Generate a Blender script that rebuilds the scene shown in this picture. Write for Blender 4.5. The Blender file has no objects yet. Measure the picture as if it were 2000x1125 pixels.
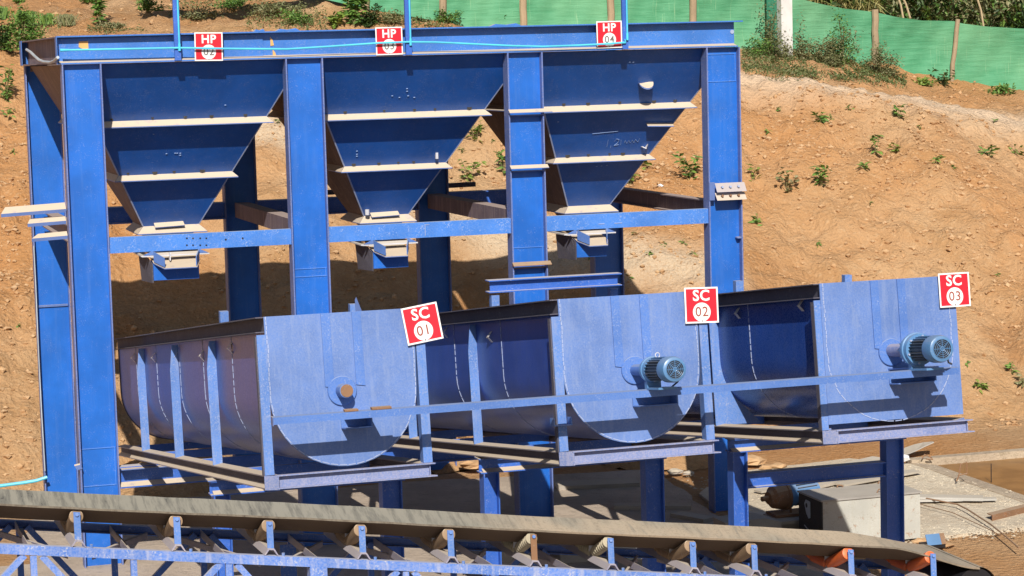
import bpy, math, random
import numpy as np
from mathutils import Vector, Matrix
random.seed(7); rng = np.random.default_rng(11)
R_ = math.radians
scene = bpy.context.scene
COL = scene.collection

# ------------------------------------------------------------------ camera
CAM = np.array([-2.2587, -20.6389, 4.5519]); FOC = 4469.6
YAW, PITCH, ROLL = .2998, .1019, -.0266
cy_, sy_ = math.cos(YAW), math.sin(YAW); cp_, sp_ = math.cos(PITCH), math.sin(PITCH)
FW = np.array([sy_*cp_, cy_*cp_, -sp_]); RI0 = np.array([cy_, -sy_, 0.]); UP0 = np.cross(RI0, FW)
RI = math.cos(ROLL)*RI0 + math.sin(ROLL)*UP0; UP = -math.sin(ROLL)*RI0 + math.cos(ROLL)*UP0
cam = bpy.data.cameras.new('camera'); co = bpy.data.objects.new('camera', cam); COL.objects.link(co)
co.matrix_world = Matrix(((RI[0], UP[0], -FW[0], CAM[0]), (RI[1], UP[1], -FW[1], CAM[1]), (RI[2], UP[2], -FW[2], CAM[2]), (0, 0, 0, 1)))
cam.sensor_width = 36; cam.lens = FOC/2000*36; cam.clip_start = .1; cam.clip_end = 600
scene.camera = co

# ------------------------------------------------------------------ light
SUN_EL, SUN_AZ = R_(36), R_(16)          # the sun stands behind the camera's left shoulder
sd = Vector((math.sin(SUN_AZ)*math.cos(SUN_EL), math.cos(SUN_AZ)*math.cos(SUN_EL), -math.sin(SUN_EL)))
w = bpy.data.worlds.new('World'); scene.world = w; w.use_nodes = True
sky = w.node_tree.nodes.new('ShaderNodeTexSky'); sky.sky_type = 'NISHITA'; sky.sun_disc = False
sky.sun_elevation = SUN_EL; sky.sun_rotation = R_(180+16)
bg = w.node_tree.nodes['Background']; bg.inputs[1].default_value = .055
w.node_tree.links.new(sky.outputs[0], bg.inputs[0])
sl = bpy.data.lights.new('sun', 'SUN'); sl.energy = 4.6; sl.angle = R_(.5); sl.color = (1, .95, .86)
so = bpy.data.objects.new('sun', sl); COL.objects.link(so); so.rotation_euler = sd.to_track_quat('-Z', 'Y').to_euler()
so.location = (-5, -20, 20)
vs = scene.view_settings; vs.view_transform = 'Standard'; vs.look = 'None'; vs.gamma = 1; vs.exposure = .32; vs.use_curve_mapping = False
scene.cycles.max_bounces = 6

# ------------------------------------------------------------------ helpers
def ray(x, y): return FW + RI*(x-1000)/FOC + UP*(562.5-y)/FOC
def on(x, y, P, n):
    r = ray(x, y); n = np.array(n, float); t = ((np.array(P, float)-CAM)@n)/(r@n); return CAM + t*r
def atY(x, y, Y): return on(x, y, (0, Y, 0), (0, 1, 0))
def atZ(x, y, Z): return on(x, y, (0, 0, Z), (0, 0, 1))

class MB:
    def __init__(s): s.v = []; s.f = []
    def add(s, vs_, fs):
        b = len(s.v); s.v += [tuple(map(float, p)) for p in vs_]; s.f += [tuple(i+b for i in f) for f in fs]; return s
    def par(s, o, a, b, c):
        o, a, b, c = (np.array(k, float) for k in (o, a, b, c))
        if np.dot(np.cross(a, b), c) < 0: a, b = b, a
        s.add([o, o+a, o+a+b, o+b, o+c, o+a+c, o+a+b+c, o+b+c],
              [(0, 3, 2, 1), (4, 5, 6, 7), (0, 1, 5, 4), (1, 2, 6, 5), (2, 3, 7, 6), (3, 0, 4, 7)]); return s
    def box(s, x0, x1, y0, y1, z0, z1): return s.par((x0, y0, z0), (x1-x0, 0, 0), (0, y1-y0, 0), (0, 0, z1-z0))
    def bar(s, p, q, wv, hv):      # bar from p to q, cross-section vectors centred
        p, q, wv, hv = (np.array(k, float) for k in (p, q, wv, hv)); return s.par(p-wv/2-hv/2, q-p, wv, hv)
    def prism(s, pts, vec):
        pts = [np.array(p, float) for p in pts]; vec = np.array(vec, float); n = len(pts)
        nn = sum((np.cross(pts[i]-pts[0], pts[(i+1) % n]-pts[0]) for i in range(1, n-1)), np.zeros(3))
        if nn@vec < 0: pts = pts[::-1]
        s.add(pts+[p+vec for p in pts], [tuple(range(n))[::-1], tuple(range(n, 2*n))]+[(i, (i+1) % n, n+(i+1) % n, n+i) for i in range(n)]); return s
    def cyl(s, p, q, r, n=20, r2=None, caps=True):
        p, q = np.array(p, float), np.array(q, float); r2 = r if r2 is None else r2
        d = (q-p)/np.linalg.norm(q-p); a = np.cross(d, (0, 0, 1) if abs(d[2]) < .9 else (1, 0, 0)); a /= np.linalg.norm(a); b = np.cross(d, a)
        ring = lambda c, rr: [c+rr*(math.cos(2*math.pi*i/n)*a+math.sin(2*math.pi*i/n)*b) for i in range(n)]
        fs = [(i, (i+1) % n, n+(i+1) % n, n+i) for i in range(n)]
        if caps: fs += [tuple(range(n))[::-1], tuple(range(n, 2*n))]
        return s.add(ring(p, r)+ring(q, r2), fs)
    def lathe(s, p, d, prof, n=24):   # prof: (distance along d, radius)
        p, d = np.array(p, float), np.array(d, float); d /= np.linalg.norm(d)
        a = np.cross(d, (0, 0, 1) if abs(d[2]) < .9 else (1, 0, 0)); a /= np.linalg.norm(a); b = np.cross(d, a)
        vs_ = []; fs = []
        for t, r in prof: vs_ += [p+d*t+r*(math.cos(2*math.pi*i/n)*a+math.sin(2*math.pi*i/n)*b) for i in range(n)]
        for k in range(len(prof)-1): fs += [(k*n+i, k*n+(i+1) % n, (k+1)*n+(i+1) % n, (k+1)*n+i) for i in range(n)]
        fs += [tuple(range(n))[::-1], tuple(range((len(prof)-1)*n, len(prof)*n))]
        return s.add(vs_, fs)
    def tube(s, pts, r, n=8):
        pts = [np.array(p, float) for p in pts]; vs_ = []; fs = []
        for k, p in enumerate(pts):
            d = pts[min(k+1, len(pts)-1)]-pts[max(k-1, 0)]; d = d/np.linalg.norm(d)
            a = np.cross(d, (0, 0, 1) if abs(d[2]) < .9 else (0, 1, 0)); a /= np.linalg.norm(a); b = np.cross(d, a)
            vs_ += [p+r*(math.cos(2*math.pi*i/n)*a+math.sin(2*math.pi*i/n)*b) for i in range(n)]
        for k in range(len(pts)-1): fs += [(k*n+i, k*n+(i+1) % n, (k+1)*n+(i+1) % n, (k+1)*n+i) for i in range(n)]
        fs += [tuple(range(n))[::-1], tuple(range((len(pts)-1)*n, len(pts)*n))]
        return s.add(vs_, fs)
    def build(s, name, mat, parent=None, smooth=False, kind=None, label=None):
        me = bpy.data.meshes.new(name); me.from_pydata(s.v, [], s.f); me.update()
        if mat: me.materials.append(mat)
        if smooth:
            me.polygons.foreach_set('use_smooth', [True]*len(me.polygons)); me.set_sharp_from_angle(angle=R_(38))
        o = bpy.data.objects.new(name, me); COL.objects.link(o)
        if parent: o.parent = parent; o.matrix_parent_inverse = parent.matrix_basis.inverted()
        if kind: o['kind'] = kind
        if label: o['label'] = label
        return o

def tag(o, label, cat, group=None, kind=None):
    o['label'] = label; o['category'] = cat
    if group: o['group'] = group
    if kind: o['kind'] = kind
    return o
def thing(name, loc, label, cat, group=None):
    o = bpy.data.objects.new(name, None); COL.objects.link(o); o.location = tuple(map(float, loc)); o.empty_display_size = .1
    return tag(o, label, cat, group)
def part(name, mb, mat, parent, smooth=False, label=None): return mb.build(name, mat, parent, smooth, None, label)

# ------------------------------------------------------------------ materials
def new_mat(name):
    m = bpy.data.materials.new(name); m.use_nodes = True; nt = m.node_tree
    return m, nt, nt.nodes['Principled BSDF']
def N(nt, t, **k):
    n = nt.nodes.new(t)
    for a, b in k.items(): setattr(n, a, b)
    return n
def noise(nt, vec, scale, detail=4, rough=.6, dist=0):
    n = N(nt, 'ShaderNodeTexNoise'); n.inputs['Scale'].default_value = scale; n.inputs['Detail'].default_value = detail
    n.inputs['Roughness'].default_value = rough; n.inputs['Distortion'].default_value = dist
    nt.links.new(vec, n.inputs['Vector']); return n.outputs[0]
def ramp(nt, fac, a, b, lo=0., hi=1.):
    n = N(nt, 'ShaderNodeMapRange'); n.interpolation_type = 'SMOOTHSTEP'
    for i, v in zip((1, 2, 3, 4), (a, b, lo, hi)): n.inputs[i].default_value = v
    nt.links.new(fac, n.inputs[0]); return n.outputs[0]
def mix(nt, fac, a, b, mode='MIX'):
    n = N(nt, 'ShaderNodeMix', data_type='RGBA', blend_type=mode)
    for s_, v in ((0, fac), (6, a), (7, b)):
        if hasattr(v, 'links'): nt.links.new(v, n.inputs[s_])
        elif s_ == 0: n.inputs[0].default_value = v
        else: n.inputs[s_].default_value = (*v, 1)
    return n.outputs[2]
def math_(nt, op, a, b=None):
    n = N(nt, 'ShaderNodeMath', operation=op)
    for i, v in ((0, a), (1, b)):
        if v is None: continue
        if hasattr(v, 'links'): nt.links.new(v, n.inputs[i])
        else: n.inputs[i].default_value = v
    return n.outputs[0]
def bump(nt, b, h, strength=.3, dist=.01):
    n = N(nt, 'ShaderNodeBump'); n.inputs['Strength'].default_value = strength; n.inputs['Distance'].default_value = dist
    nt.links.new(h, n.inputs['Height']); nt.links.new(n.outputs[0], b.inputs['Normal'])
DUST = (.60, .50, .36)
def paint(name, col, top=.9, all_=.0, scuff=.35, rough=.45, dust=DUST, streak=.0, rust=0., scuffcol=None, seam=0.):
    """painted or bare steel: mottled coat, scuffs, dust that has settled on faces that look up"""
    m, nt, b = new_mat(name)
    g = N(nt, 'ShaderNodeNewGeometry'); pos = g.outputs['Position']
    mp = N(nt, 'ShaderNodeMapping'); mp.inputs['Scale'].default_value = (14, 14, .9); nt.links.new(pos, mp.inputs['Vector'])
    n1 = noise(nt, pos, 2.3, 5, .6); n2 = noise(nt, pos, 85, 4, .7); n3 = noise(nt, mp.outputs[0], 1.6, 5, .65); n4 = noise(nt, pos, 9, 6, .7)
    base = mix(nt, ramp(nt, n1, .3, .7), [c*.86 for c in col], [min(1, c*1.12) for c in col])
    sc = scuffcol or [min(1, .5*c+.32) for c in col]
    scf = math_(nt, 'MULTIPLY', ramp(nt, n2, .54, .64), ramp(nt, n4, .48, .60))
    base = mix(nt, math_(nt, 'MULTIPLY', scf, scuff), base, sc)
    if streak: base = mix(nt, math_(nt, 'MULTIPLY', ramp(nt, n3, .48, .7), streak), base, dust)
    if rust: base = mix(nt, math_(nt, 'MULTIPLY', ramp(nt, n4, .56, .66), rust), base, (.30, .12, .045))
    sep = N(nt, 'ShaderNodeSeparateXYZ'); nt.links.new(g.outputs['True Normal'], sep.inputs[0])
    topf = math_(nt, 'MULTIPLY', ramp(nt, sep.outputs[2], .35, .75), math_(nt, 'MULTIPLY', ramp(nt, n4, .22, .45, .55, 1.), top))
    if all_:
        topf = math_(nt, 'MAXIMUM', topf, math_(nt, 'MULTIPLY', ramp(nt, n2, .3, .66), math_(nt, 'MULTIPLY', ramp(nt, n1, .2, .6, .5, 1.), all_)))
    base = mix(nt, topf, base, dust)
    nt.links.new(base, b.inputs['Base Color'])
    rr = math_(nt, 'MULTIPLY_ADD', topf, .4); rr.node.inputs[2].default_value = rough
    nt.links.new(rr, b.inputs['Roughness'])
    bump(nt, b, math_(nt, 'ADD', math_(nt, 'MULTIPLY', n2, .25), n4), .22, .006)
    return m
BLUE = (.008, .118, .50)
M = {}
M['blue'] = paint('blue_paint', BLUE, scuff=.26, streak=.10, dust=(.16, .26, .5))
M['beam'] = paint('blue_beam_paint', (.022, .15, .52), scuff=.4, all_=.08, dust=(.5, .45, .42))
M['colflange'] = paint('dusty_column_flange', (.05, .13, .42), scuff=.7, all_=.45, dust=(.34, .29, .30), top=.6)
M['hop'] = paint('hopper_paint', (.007, .082, .36), top=.0, scuff=.22, rough=.36, all_=.10, streak=.16, dust=(.09, .13, .30))
M['hopside'] = paint('shaded_hopper_side', (.16, .105, .085), top=0, scuff=.5, rough=.8, streak=.4, dust=(.36, .24, .17))  # dark brown paints in the shade and ground bounce, with paler streaks
M['dustbar'] = paint('dusted_steel', (.10, .16, .38), top=1., scuff=.3, dust=(.56, .46, .35))
M['cross'] = paint('cross_beam_paint', (.035, .18, .60), scuff=.8, all_=.16, dust=(.36, .44, .60))
M['plate'] = paint('washed_blue_plate', (.085, .17, .44), scuff=.16, all_=.30, dust=(.24, .30, .46), streak=.28, rough=.55)
M['batten'] = paint('blue_batten', (.055, .155, .48), scuff=.5, all_=.3, dust=(.22, .28, .44), rough=.55)
M['post'] = paint('tub_post_paint', (.055, .17, .50), scuff=.7, all_=.35, streak=.3, dust=(.30, .32, .42), rough=.6)
M['base'] = paint('dusty_base_beam', (.12, .18, .40), scuff=.5, all_=.6, streak=.3, dust=(.36, .34, .42), rough=.7)
M['side'] = paint('shaded_dusty_side_beam', (.07, .07, .105), scuff=.5, all_=.35, dust=(.17, .14, .15), rough=.8, top=0)  # dark tone carries the shade on the side webs, plus dust
M['flange'] = paint('dusted_flange', (.24, .22, .25), top=1, scuff=.4, dust=(.66, .56, .46))
M['shell_a'] = paint('dusty_purple_shell', (.03, .065, .34), scuff=.3, all_=.35, dust=(.07, .09, .25), streak=.35, top=0, rough=.3)
M['shell_b'] = paint('blue_shell', (.028, .08, .40), scuff=.25, all_=.3, dust=(.11, .14, .32), streak=.3, top=0, rough=.27)
M['shell_c'] = paint('deep_blue_shell', (.015, .065, .33), scuff=.2, all_=.15, dust=(.09, .13, .27), streak=.22, top=0, rough=.25)
M['weld'] = paint('weld_bead', (.30, .36, .54), scuff=.8, top=.3, rough=.7)
M['weldb'] = paint('painted_weld_bead', (.05, .19, .62), scuff=.8, top=.5, rough=.6)
M['leg'] = paint('stand_paint', (.02, .11, .48), scuff=.5, dust=(.55, .5, .48), all_=.06)
M['pale'] = paint('pale_steel_end', (.55, .55, .6), top=.6, scuff=.5)
M['chord'] = paint('conveyor_paint', (.055, .17, .56), scuff=.9, all_=.42, streak=.55, dust=(.42, .43, .52), scuffcol=(.5, .52, .56))
M['brace'] = paint('dusty_brace', (.22, .22, .34), top=1, scuff=.5, all_=.5, dust=(.52, .45, .38))
M['rust'] = paint('rusty_steel', (.22, .115, .06), top=.3, scuff=.5, rust=.6, rough=.8)
M['roller'] = paint('dusty_brown_roller', (.26, .17, .10), top=.6, scuff=.5, rust=.3, dust=(.56, .46, .36), rough=.7)
M['orange'] = paint('orange_roller', (.62, .12, .025), top=.15, scuff=.3, rough=.5)
M['belt'] = paint('rubber_belt', (.09, .085, .075), top=0, scuff=.5, all_=.0, rough=.8)
M['motor'] = paint('motor_blue', (.085, .21, .42), top=.15, scuff=.35, rough=.35)
M['motordark'] = paint('motor_fins', (.035, .06, .10), top=.2, scuff=.5, rough=.5)
M['dark'] = paint('dark_gap', (.012, .012, .016), top=0, scuff=.1)
M['pipe'] = paint('cyan_pvc', (.08, .55, .78), top=.1, scuff=.2, rough=.35)
M['greypipe'] = paint('grey_hose', (.42, .48, .55), top=.2, scuff=.3)
M['concrete_post'] = paint('concrete_post', (.62, .60, .58), top=.2, scuff=.5, streak=.25, dust=(.5, .45, .4), rough=.9)
M['wood'] = paint('bark_stake', (.34, .25, .16), top=.2, scuff=.8, scuffcol=(.16, .1, .06), rough=.9)
M['plank'] = paint('weathered_plank', (.40, .35, .29), top=.4, scuff=.6, scuffcol=(.2, .17, .14), rough=.9, dust=(.55, .48, .38))
M['whitebox'] = paint('flaking_white_paint', (.47, .47, .44), top=.1, scuff=1., scuffcol=(.10, .09, .07), rust=.85, rough=.7, all_=.5, dust=(.40, .37, .30), streak=.35)
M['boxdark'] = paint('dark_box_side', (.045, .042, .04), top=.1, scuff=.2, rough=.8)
M['boxlid'] = paint('grey_box_lid', (.33, .31, .29), top=.3, scuff=.3, rough=.6)
M['block'] = paint('old_concrete', (.33, .29, .25), top=.5, scuff=.6, scuffcol=(.2, .18, .16), rough=.95)
M['sheet'] = paint('galvanised_sheet', (.42, .40, .37), top=.4, scuff=.4, rough=.6)
M['paper'] = paint('white_paper', (.78, .78, .80), top=0, scuff=.2, rough=.8)
M['tape'] = paint('brown_tape', (.62, .36, .12), top=0, scuff=.3, rough=.6)
M['chalk'] = paint('chalk_line', (.22, .32, .56), top=0, scuff=.1, rough=.9)
def flat(name, col, rough=.4):
    m, nt, b = new_mat(name); g = N(nt, 'ShaderNodeNewGeometry'); n = noise(nt, g.outputs['Position'], 25, 4)
    nt.links.new(mix(nt, ramp(nt, n, .3, .75), [c*.93 for c in col], col), b.inputs['Base Color']); b.inputs['Roughness'].default_value = rough; return m
M['red'] = flat('sign_red', (.66, .012, .03)); M['white'] = flat('sign_white', (.82, .82, .82)); M['digit'] = flat('sign_digit', (.16, .13, .12))
M['digitred'] = flat('sign_digit_red', (.30, .07, .05))

# ------------------------------------------------------------------ terrain
def lerp_tab(x, tab): return np.interp(x, [a for a, _ in tab], [b for _, b in tab])
def vnoise(x, y, seed):
    r = np.random.default_rng(seed); T = r.random((256, 256))
    xi = np.floor(x).astype(int); yi = np.floor(y).astype(int); fx = x-xi; fy = y-yi
    fx = fx*fx*(3-2*fx); fy = fy*fy*(3-2*fy); a = lambda i, j: T[(xi+i) % 256, (yi+j) % 256]
    return (a(0, 0)*(1-fx)+a(1, 0)*fx)*(1-fy)+(a(0, 1)*(1-fx)+a(1, 1)*fx)*fy
def fbm(x, y, seed, octs): return sum(amp*(vnoise(x*f, y*f, seed+i)-.5) for i, (f, amp) in enumerate(octs))
CREST = [(-8, 4.75), (0, 4.62), (4, 4.5), (11, 4.13), (12.8, 3.8), (15, 3.45), (25, 2.4)]
FZ = [(-8, 5.1), (1, 5.08), (4, 5.15), (5.8, 5.45), (7.67, 5.06), (9, 4.9), (13, 4.54), (15.3, 4.27), (16.85, 3.86), (18.2, 3.64), (28, 2.6)]
BASE = [(-8, 4.2), (7, 3.9), (9, 3.6), (12, 3.4), (25, 3.4)]
SLOPE = .6
def terr(x, y, detail=True):
    x = np.asarray(x, float); y = np.asarray(y, float)
    yb = lerp_tab(x, BASE)+.25*np.sin(x*1.3); zc = lerp_tab(x, CREST); yc = yb+zc/SLOPE; zf = lerp_tab(x*15/np.maximum(y, 12)*np.where(y > 12, 1, 1), FZ)
    bank = SLOPE*(y-yb)
    up = np.where(y < 15, zc+(zf-zc)*np.clip((y-yc)/np.maximum(15-yc, .5), 0, 1), zf+(.14-.005*np.clip(x, 0, 20))*(y-15))
    k = .25
    def smin(a, b): h = np.clip(.5+.5*(b-a)/k, 0, 1); return b*(1-h)+a*h-k*h*(1-h)
    z = smin(bank, up)
    z = -smin(-z, -0*z) if False else np.where(z > 0, z, 0)
    onb = np.clip((y-yb+.5)/1.2, 0, 1)
    z = z+onb*fbm(x, y, 3, [(.35, .5), (.9, .25)])*np.clip((yc-y)/3+.6, .25, 1)
    if detail:
        z = z+(onb*.95+.05)*fbm(x, y, 20, [(2.2, .13), (5.3, .10), (10, .07)])
    z = z-.02*(1-onb)
    pond = (x > 9.25) & (x < 15) & (y > -2.6) & (y < 1.5)
    return np.where(pond, -.9, z)
def at_terr(px, py, t0=18, t1=80):
    t = np.arange(t0, t1, .03); r = ray(px, py); P = CAM[None]+t[:, None]*r[None]
    below = P[:, 2] < terr(P[:, 0], P[:, 1])
    i = int(np.argmax(below)) if below.any() else len(t)-1
    return P[i]

def axis(segs):
    out = []
    for a, b, st in segs: out += list(np.arange(a, b-1e-6, st))
    return np.array(out+[segs[-1][1]])
gx = axis([(-170, -30, 14), (-30, -8, 1.4), (-8, -4, .3), (-4, 20, .065), (20, 30, .5), (30, 170, 14)])
gy = axis([(-120, -30, 12), (-30, -8, 1.6), (-8, 3, .22), (3, 13.5, .062), (13.5, 22, .22), (22, 40, 1.2), (40, 170, 13)])
GX, GY = np.meshgrid(gx, gy, indexing='ij'); GZ = terr(GX, GY)
nx_, ny_ = len(gx), len(gy)
vv = np.stack([GX, GY, GZ], -1).reshape(-1, 3)
ii, jj = np.meshgrid(np.arange(nx_-1), np.arange(ny_-1), indexing='ij'); b0 = (ii*ny_+jj).ravel()
ff = np.stack([b0, b0+ny_, b0+ny_+1, b0+1], -1)
me = bpy.data.meshes.new('ground'); me.vertices.add(len(vv)); me.vertices.foreach_set('co', vv.ravel())
me.loops.add(ff.size); me.loops.foreach_set('vertex_index', ff.ravel()); me.polygons.add(len(ff))
me.polygons.foreach_set('loop_start', np.arange(0, ff.size, 4)); me.update(calc_edges=True); me.validate()
me.polygons.foreach_set('use_smooth', [True]*len(ff))
# what kind of soil lies where: R pale gravel, G pale trodden track, B redder clay
def segd(x, y, pts):
    d = np.full(x.shape, 1e9)
    for (ax, ay), (bx, by) in zip(pts[:-1], pts[1:]):
        t = np.clip(((x-ax)*(bx-ax)+(y-ay)*(by-ay))/((bx-ax)**2+(by-ay)**2), 0, 1); d = np.minimum(d, np.hypot(x-ax-t*(bx-ax), y-ay-t*(by-ay)))
    return d
fx_, fy_ = GX.ravel(), GY.ravel()
wob = fbm(fx_, fy_, 40, [(.8, .5), (2.5, .3)])
grav = np.clip(1.3-(segd(fx_, fy_, [(8.6, 6.2), (7.6, 6.8), (6.2, 7.7), (3.6, 9.6)])+wob*.7)/.5, 0, 1)
yc_ = lerp_tab(fx_, BASE)+lerp_tab(fx_, CREST)/SLOPE
track = np.clip(1.4-np.abs(fy_-yc_-.6-wob*.8)/.8, 0, 1)*(fx_ > 8)
clay = np.clip(fbm(fx_, fy_, 60, [(.35, 1.6), (.9, .8)])+.35*(fx_ > 13)*(fy_ < 9)+.3*(fx_ < 2.5)*(fy_ > 6)+.35, 0, 1)
ca = me.color_attributes.new('soil', 'FLOAT_COLOR', 'POINT')
ca.data.foreach_set('color', np.stack([grav, track, clay, np.ones_like(clay)], -1).ravel())
m, nt, b = new_mat('dirt'); g = N(nt, 'ShaderNodeNewGeometry'); pos = g.outputs['Position']
at = N(nt, 'ShaderNodeVertexColor', layer_name='soil'); sp = N(nt, 'ShaderNodeSeparateColor'); nt.links.new(at.outputs[0], sp.inputs[0])
n1 = noise(nt, pos, .7, 6, .7, .6); n0 = noise(nt, pos, .33, 4, .6, .8); n2 = noise(nt, pos, 14, 6, .7); n3 = noise(nt, pos, 46, 4, .7)
vo = N(nt, 'ShaderNodeTexVoronoi'); vo.inputs['Scale'].default_value = 17; nt.links.new(pos, vo.inputs['Vector'])
base = mix(nt, ramp(nt, n1, .3, .7), (.46, .26, .12), (.56, .36, .20))
base = mix(nt, ramp(nt, n0, .52, .68, 0, .6), base, (.66, .45, .26)); base = mix(nt, ramp(nt, n0, .46, .30, 0, .7), base, (.38, .18, .07))
base = mix(nt, math_(nt, 'MULTIPLY', sp.outputs[2], .6), base, (.52, .235, .08))
base = mix(nt, math_(nt, 'MULTIPLY', ramp(nt, n2, .5, .75), .5), base, (.70, .50, .30))
base = mix(nt, math_(nt, 'MULTIPLY', ramp(nt, n3, .5, .3), .4), base, (.34, .19, .09))
base = mix(nt, math_(nt, 'MULTIPLY', sp.outputs[0], ramp(nt, n3, .35, .6, .5, 1)), base, (.64, .50, .35))
base = mix(nt, math_(nt, 'MULTIPLY', sp.outputs[1], .92), base, (.70, .52, .36))
nt.links.new(base, b.inputs['Base Color']); b.inputs['Roughness'].default_value = .95; b.inputs['Specular IOR Level'].default_value = .15
hh = math_(nt, 'ADD', math_(nt, 'MULTIPLY', n2, 1.2), math_(nt, 'ADD', math_(nt, 'MULTIPLY', vo.outputs[0], .5), math_(nt, 'MULTIPLY', n3, .4)))
bump(nt, b, hh, .9, .055); me.materials.append(m); M['dirt'] = m
go = bpy.data.objects.new('ground', me); COL.objects.link(go); go['kind'] = 'structure'; go['label'] = 'orange-brown dirt ground rising in a bank behind the plant'

# clods of soil lying on the bank
def clods(name, n, boxr, smin_, smax, mat, seed, accept=None, kind='stuff'):
    r = np.random.default_rng(seed); vs_ = []; fs = []
    ico = np.array([(0, 0, 1), (.9, 0, .35), (.28, .85, .4), (-.72, .53, .3), (-.72, -.53, .4), (.28, -.85, .33), (.5, .4, -.5), (-.5, .2, -.6), (.1, -.6, -.5)])
    fa = [(0, 1, 2), (0, 2, 3), (0, 3, 4), (0, 4, 5), (0, 5, 1), (1, 6, 2), (2, 6, 7), (2, 7, 3), (3, 7, 4), (4, 7, 8), (4, 8, 5), (5, 8, 1), (1, 8, 6)]
    X = r.uniform(boxr[0], boxr[1], n); Y = r.uniform(boxr[2], boxr[3], n)
    if accept is not None: k = accept(X, Y, r); X, Y = X[k], Y[k]
    Z = terr(X, Y); S = smin_*(smax/smin_)**(r.random(len(X))**2.6)
    for x, y, z, s in zip(X, Y, Z, S):
        a = r.uniform(0, 6.28); c, d = math.cos(a), math.sin(a); q = ico*r.uniform(.65, 1.25, (9, 1))*s*np.array([r.uniform(.8, 1.4), 1, r.uniform(.55, .9)])
        q = np.stack([q[:, 0]*c-q[:, 1]*d+x, q[:, 0]*d+q[:, 1]*c+y, q[:, 2]+z+s*.15], -1)
        b_ = len(vs_); vs_ += [tuple(p) for p in q]; fs += [tuple(i+b_ for i in f) for f in fa]
    mb = MB(); mb.v = vs_; mb.f = fs; o = mb.build(name, mat, None, False, kind); return o
mc, nt, b = new_mat('clod'); g = N(nt, 'ShaderNodeNewGeometry')
rp = N(nt, 'ShaderNodeTexNoise'); rp.inputs['Scale'].default_value = 7; nt.links.new(g.outputs['Position'], rp.inputs['Vector'])
cc = mix(nt, ramp(nt, rp.outputs[0], .3, .7), (.44, .25, .118), (.54, .35, .19))
cc = mix(nt, ramp(nt, g.outputs['Random Per Island'], .6, 1, 0, .25), cc, (.60, .43, .27)); nt.links.new(cc, b.inputs['Base Color']); b.inputs['Roughness'].default_value = .95
bump(nt, b, noise(nt, g.outputs['Position'], 40, 4), .5, .02); M['clod'] = mc
def acc(X, Y, r):
    yb = lerp_tab(X, BASE); zc = lerp_tab(X, CREST); h = (Y-yb)*SLOPE
    return (h > -.3) & (h < zc-.05) & (r.random(len(X)) < np.clip(2.6*(vnoise(X*.7, Y*.7, 9)-.33), .12, 1))
tag(clods('soil_clods', 40000, (-2, 18.5, 3.2, 11.6), .010, .052, mc, 5, acc), 'loose clods of dry soil scattered over the dirt bank', 'clods')
def acc2(X, Y, r): return (lerp_tab(X, BASE)+lerp_tab(X, CREST)/SLOPE < Y) & (r.random(len(X)) < .7)
tag(clods('pebbles', 3500, (-2, 20, 10, 18), .012, .06, mc, 6, acc2), 'pebbles and crumbs of dirt strewn over the upper terrace', 'pebbles')

# concrete yard, white slab, pond
def concrete(name, c1, c2, stain, grit):
    m, nt, b = new_mat(name); g = N(nt, 'ShaderNodeNewGeometry'); pos = g.outputs['Position']
    n1 = noise(nt, pos, 1.4, 6, .65); n2 = noise(nt, pos, 11, 6, .7); n3 = noise(nt, pos, 60, 4, .7)
    base = mix(nt, ramp(nt, n1, .35, .65), c1, c2); base = mix(nt, math_(nt, 'MULTIPLY', ramp(nt, n2, .5, .68), .6), base, stain)
    base = mix(nt, math_(nt, 'MULTIPLY', ramp(nt, n3, .55, .7), grit), base, [c*.45 for c in c1])
    nt.links.new(base, b.inputs['Base Color']); b.inputs['Roughness'].default_value = .9
    bump(nt, b, math_(nt, 'ADD', n2, math_(nt, 'MULTIPLY', n3, .4)), .8, .035); return m
M['yard'] = concrete('yard_concrete', (.42, .335, .26), (.52, .42, .33), (.33, .27, .21), .25)
M['slab'] = concrete('pale_slab', (.56, .465, .345), (.65, .555, .42), (.48, .37, .25), .4)
M['kerb'] = concrete('mossy_kerb', (.42, .33, .24), (.50, .40, .29), (.20, .15, .09), .4)
def rough_slab(name, outline, z, mat, lab, seed, n=5):
    pts = []
    r = random.Random(seed)
    for (ax, ay), (bx, by) in zip(outline, outline[1:]+outline[:1]):
        k = max(2, int(math.hypot(bx-ax, by-ay)/.3))
        for i in range(k): pts.append((ax+(bx-ax)*i/k+r.uniform(-.05, .05), ay+(by-ay)*i/k+r.uniform(-.05, .05), z))
    o = MB().prism([(x, y, -.25) for x, y, _ in pts], (0, 0, .25+z)).build(name, mat, None, False, 'structure', lab); return o
rough_slab('yard_slab', [(-3.5, -12), (5.9, -12), (6.0, -2.9), (6.15, .25), (6.45, 2.35), (4.2, 2.75), (1.2, 3.0), (-.3, 2.4), (-.45, .4), (-3.4, .2)], .02, M['yard'], 'dusty concrete yard under the plant', 1)
rough_slab('concrete_slab', [(6.32, .9), (6.6, -1.9), (7.6, -1.95), (8.9, -1.75), (9.05, -2.3), (9.12, 1.45), (8.6, 2.15), (7.2, 1.9)], .012, M['slab'], 'pale crumbly concrete slab beside the pond', 2)
def acc3(X, Y, r): return r.random(len(X)) < .9
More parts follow.
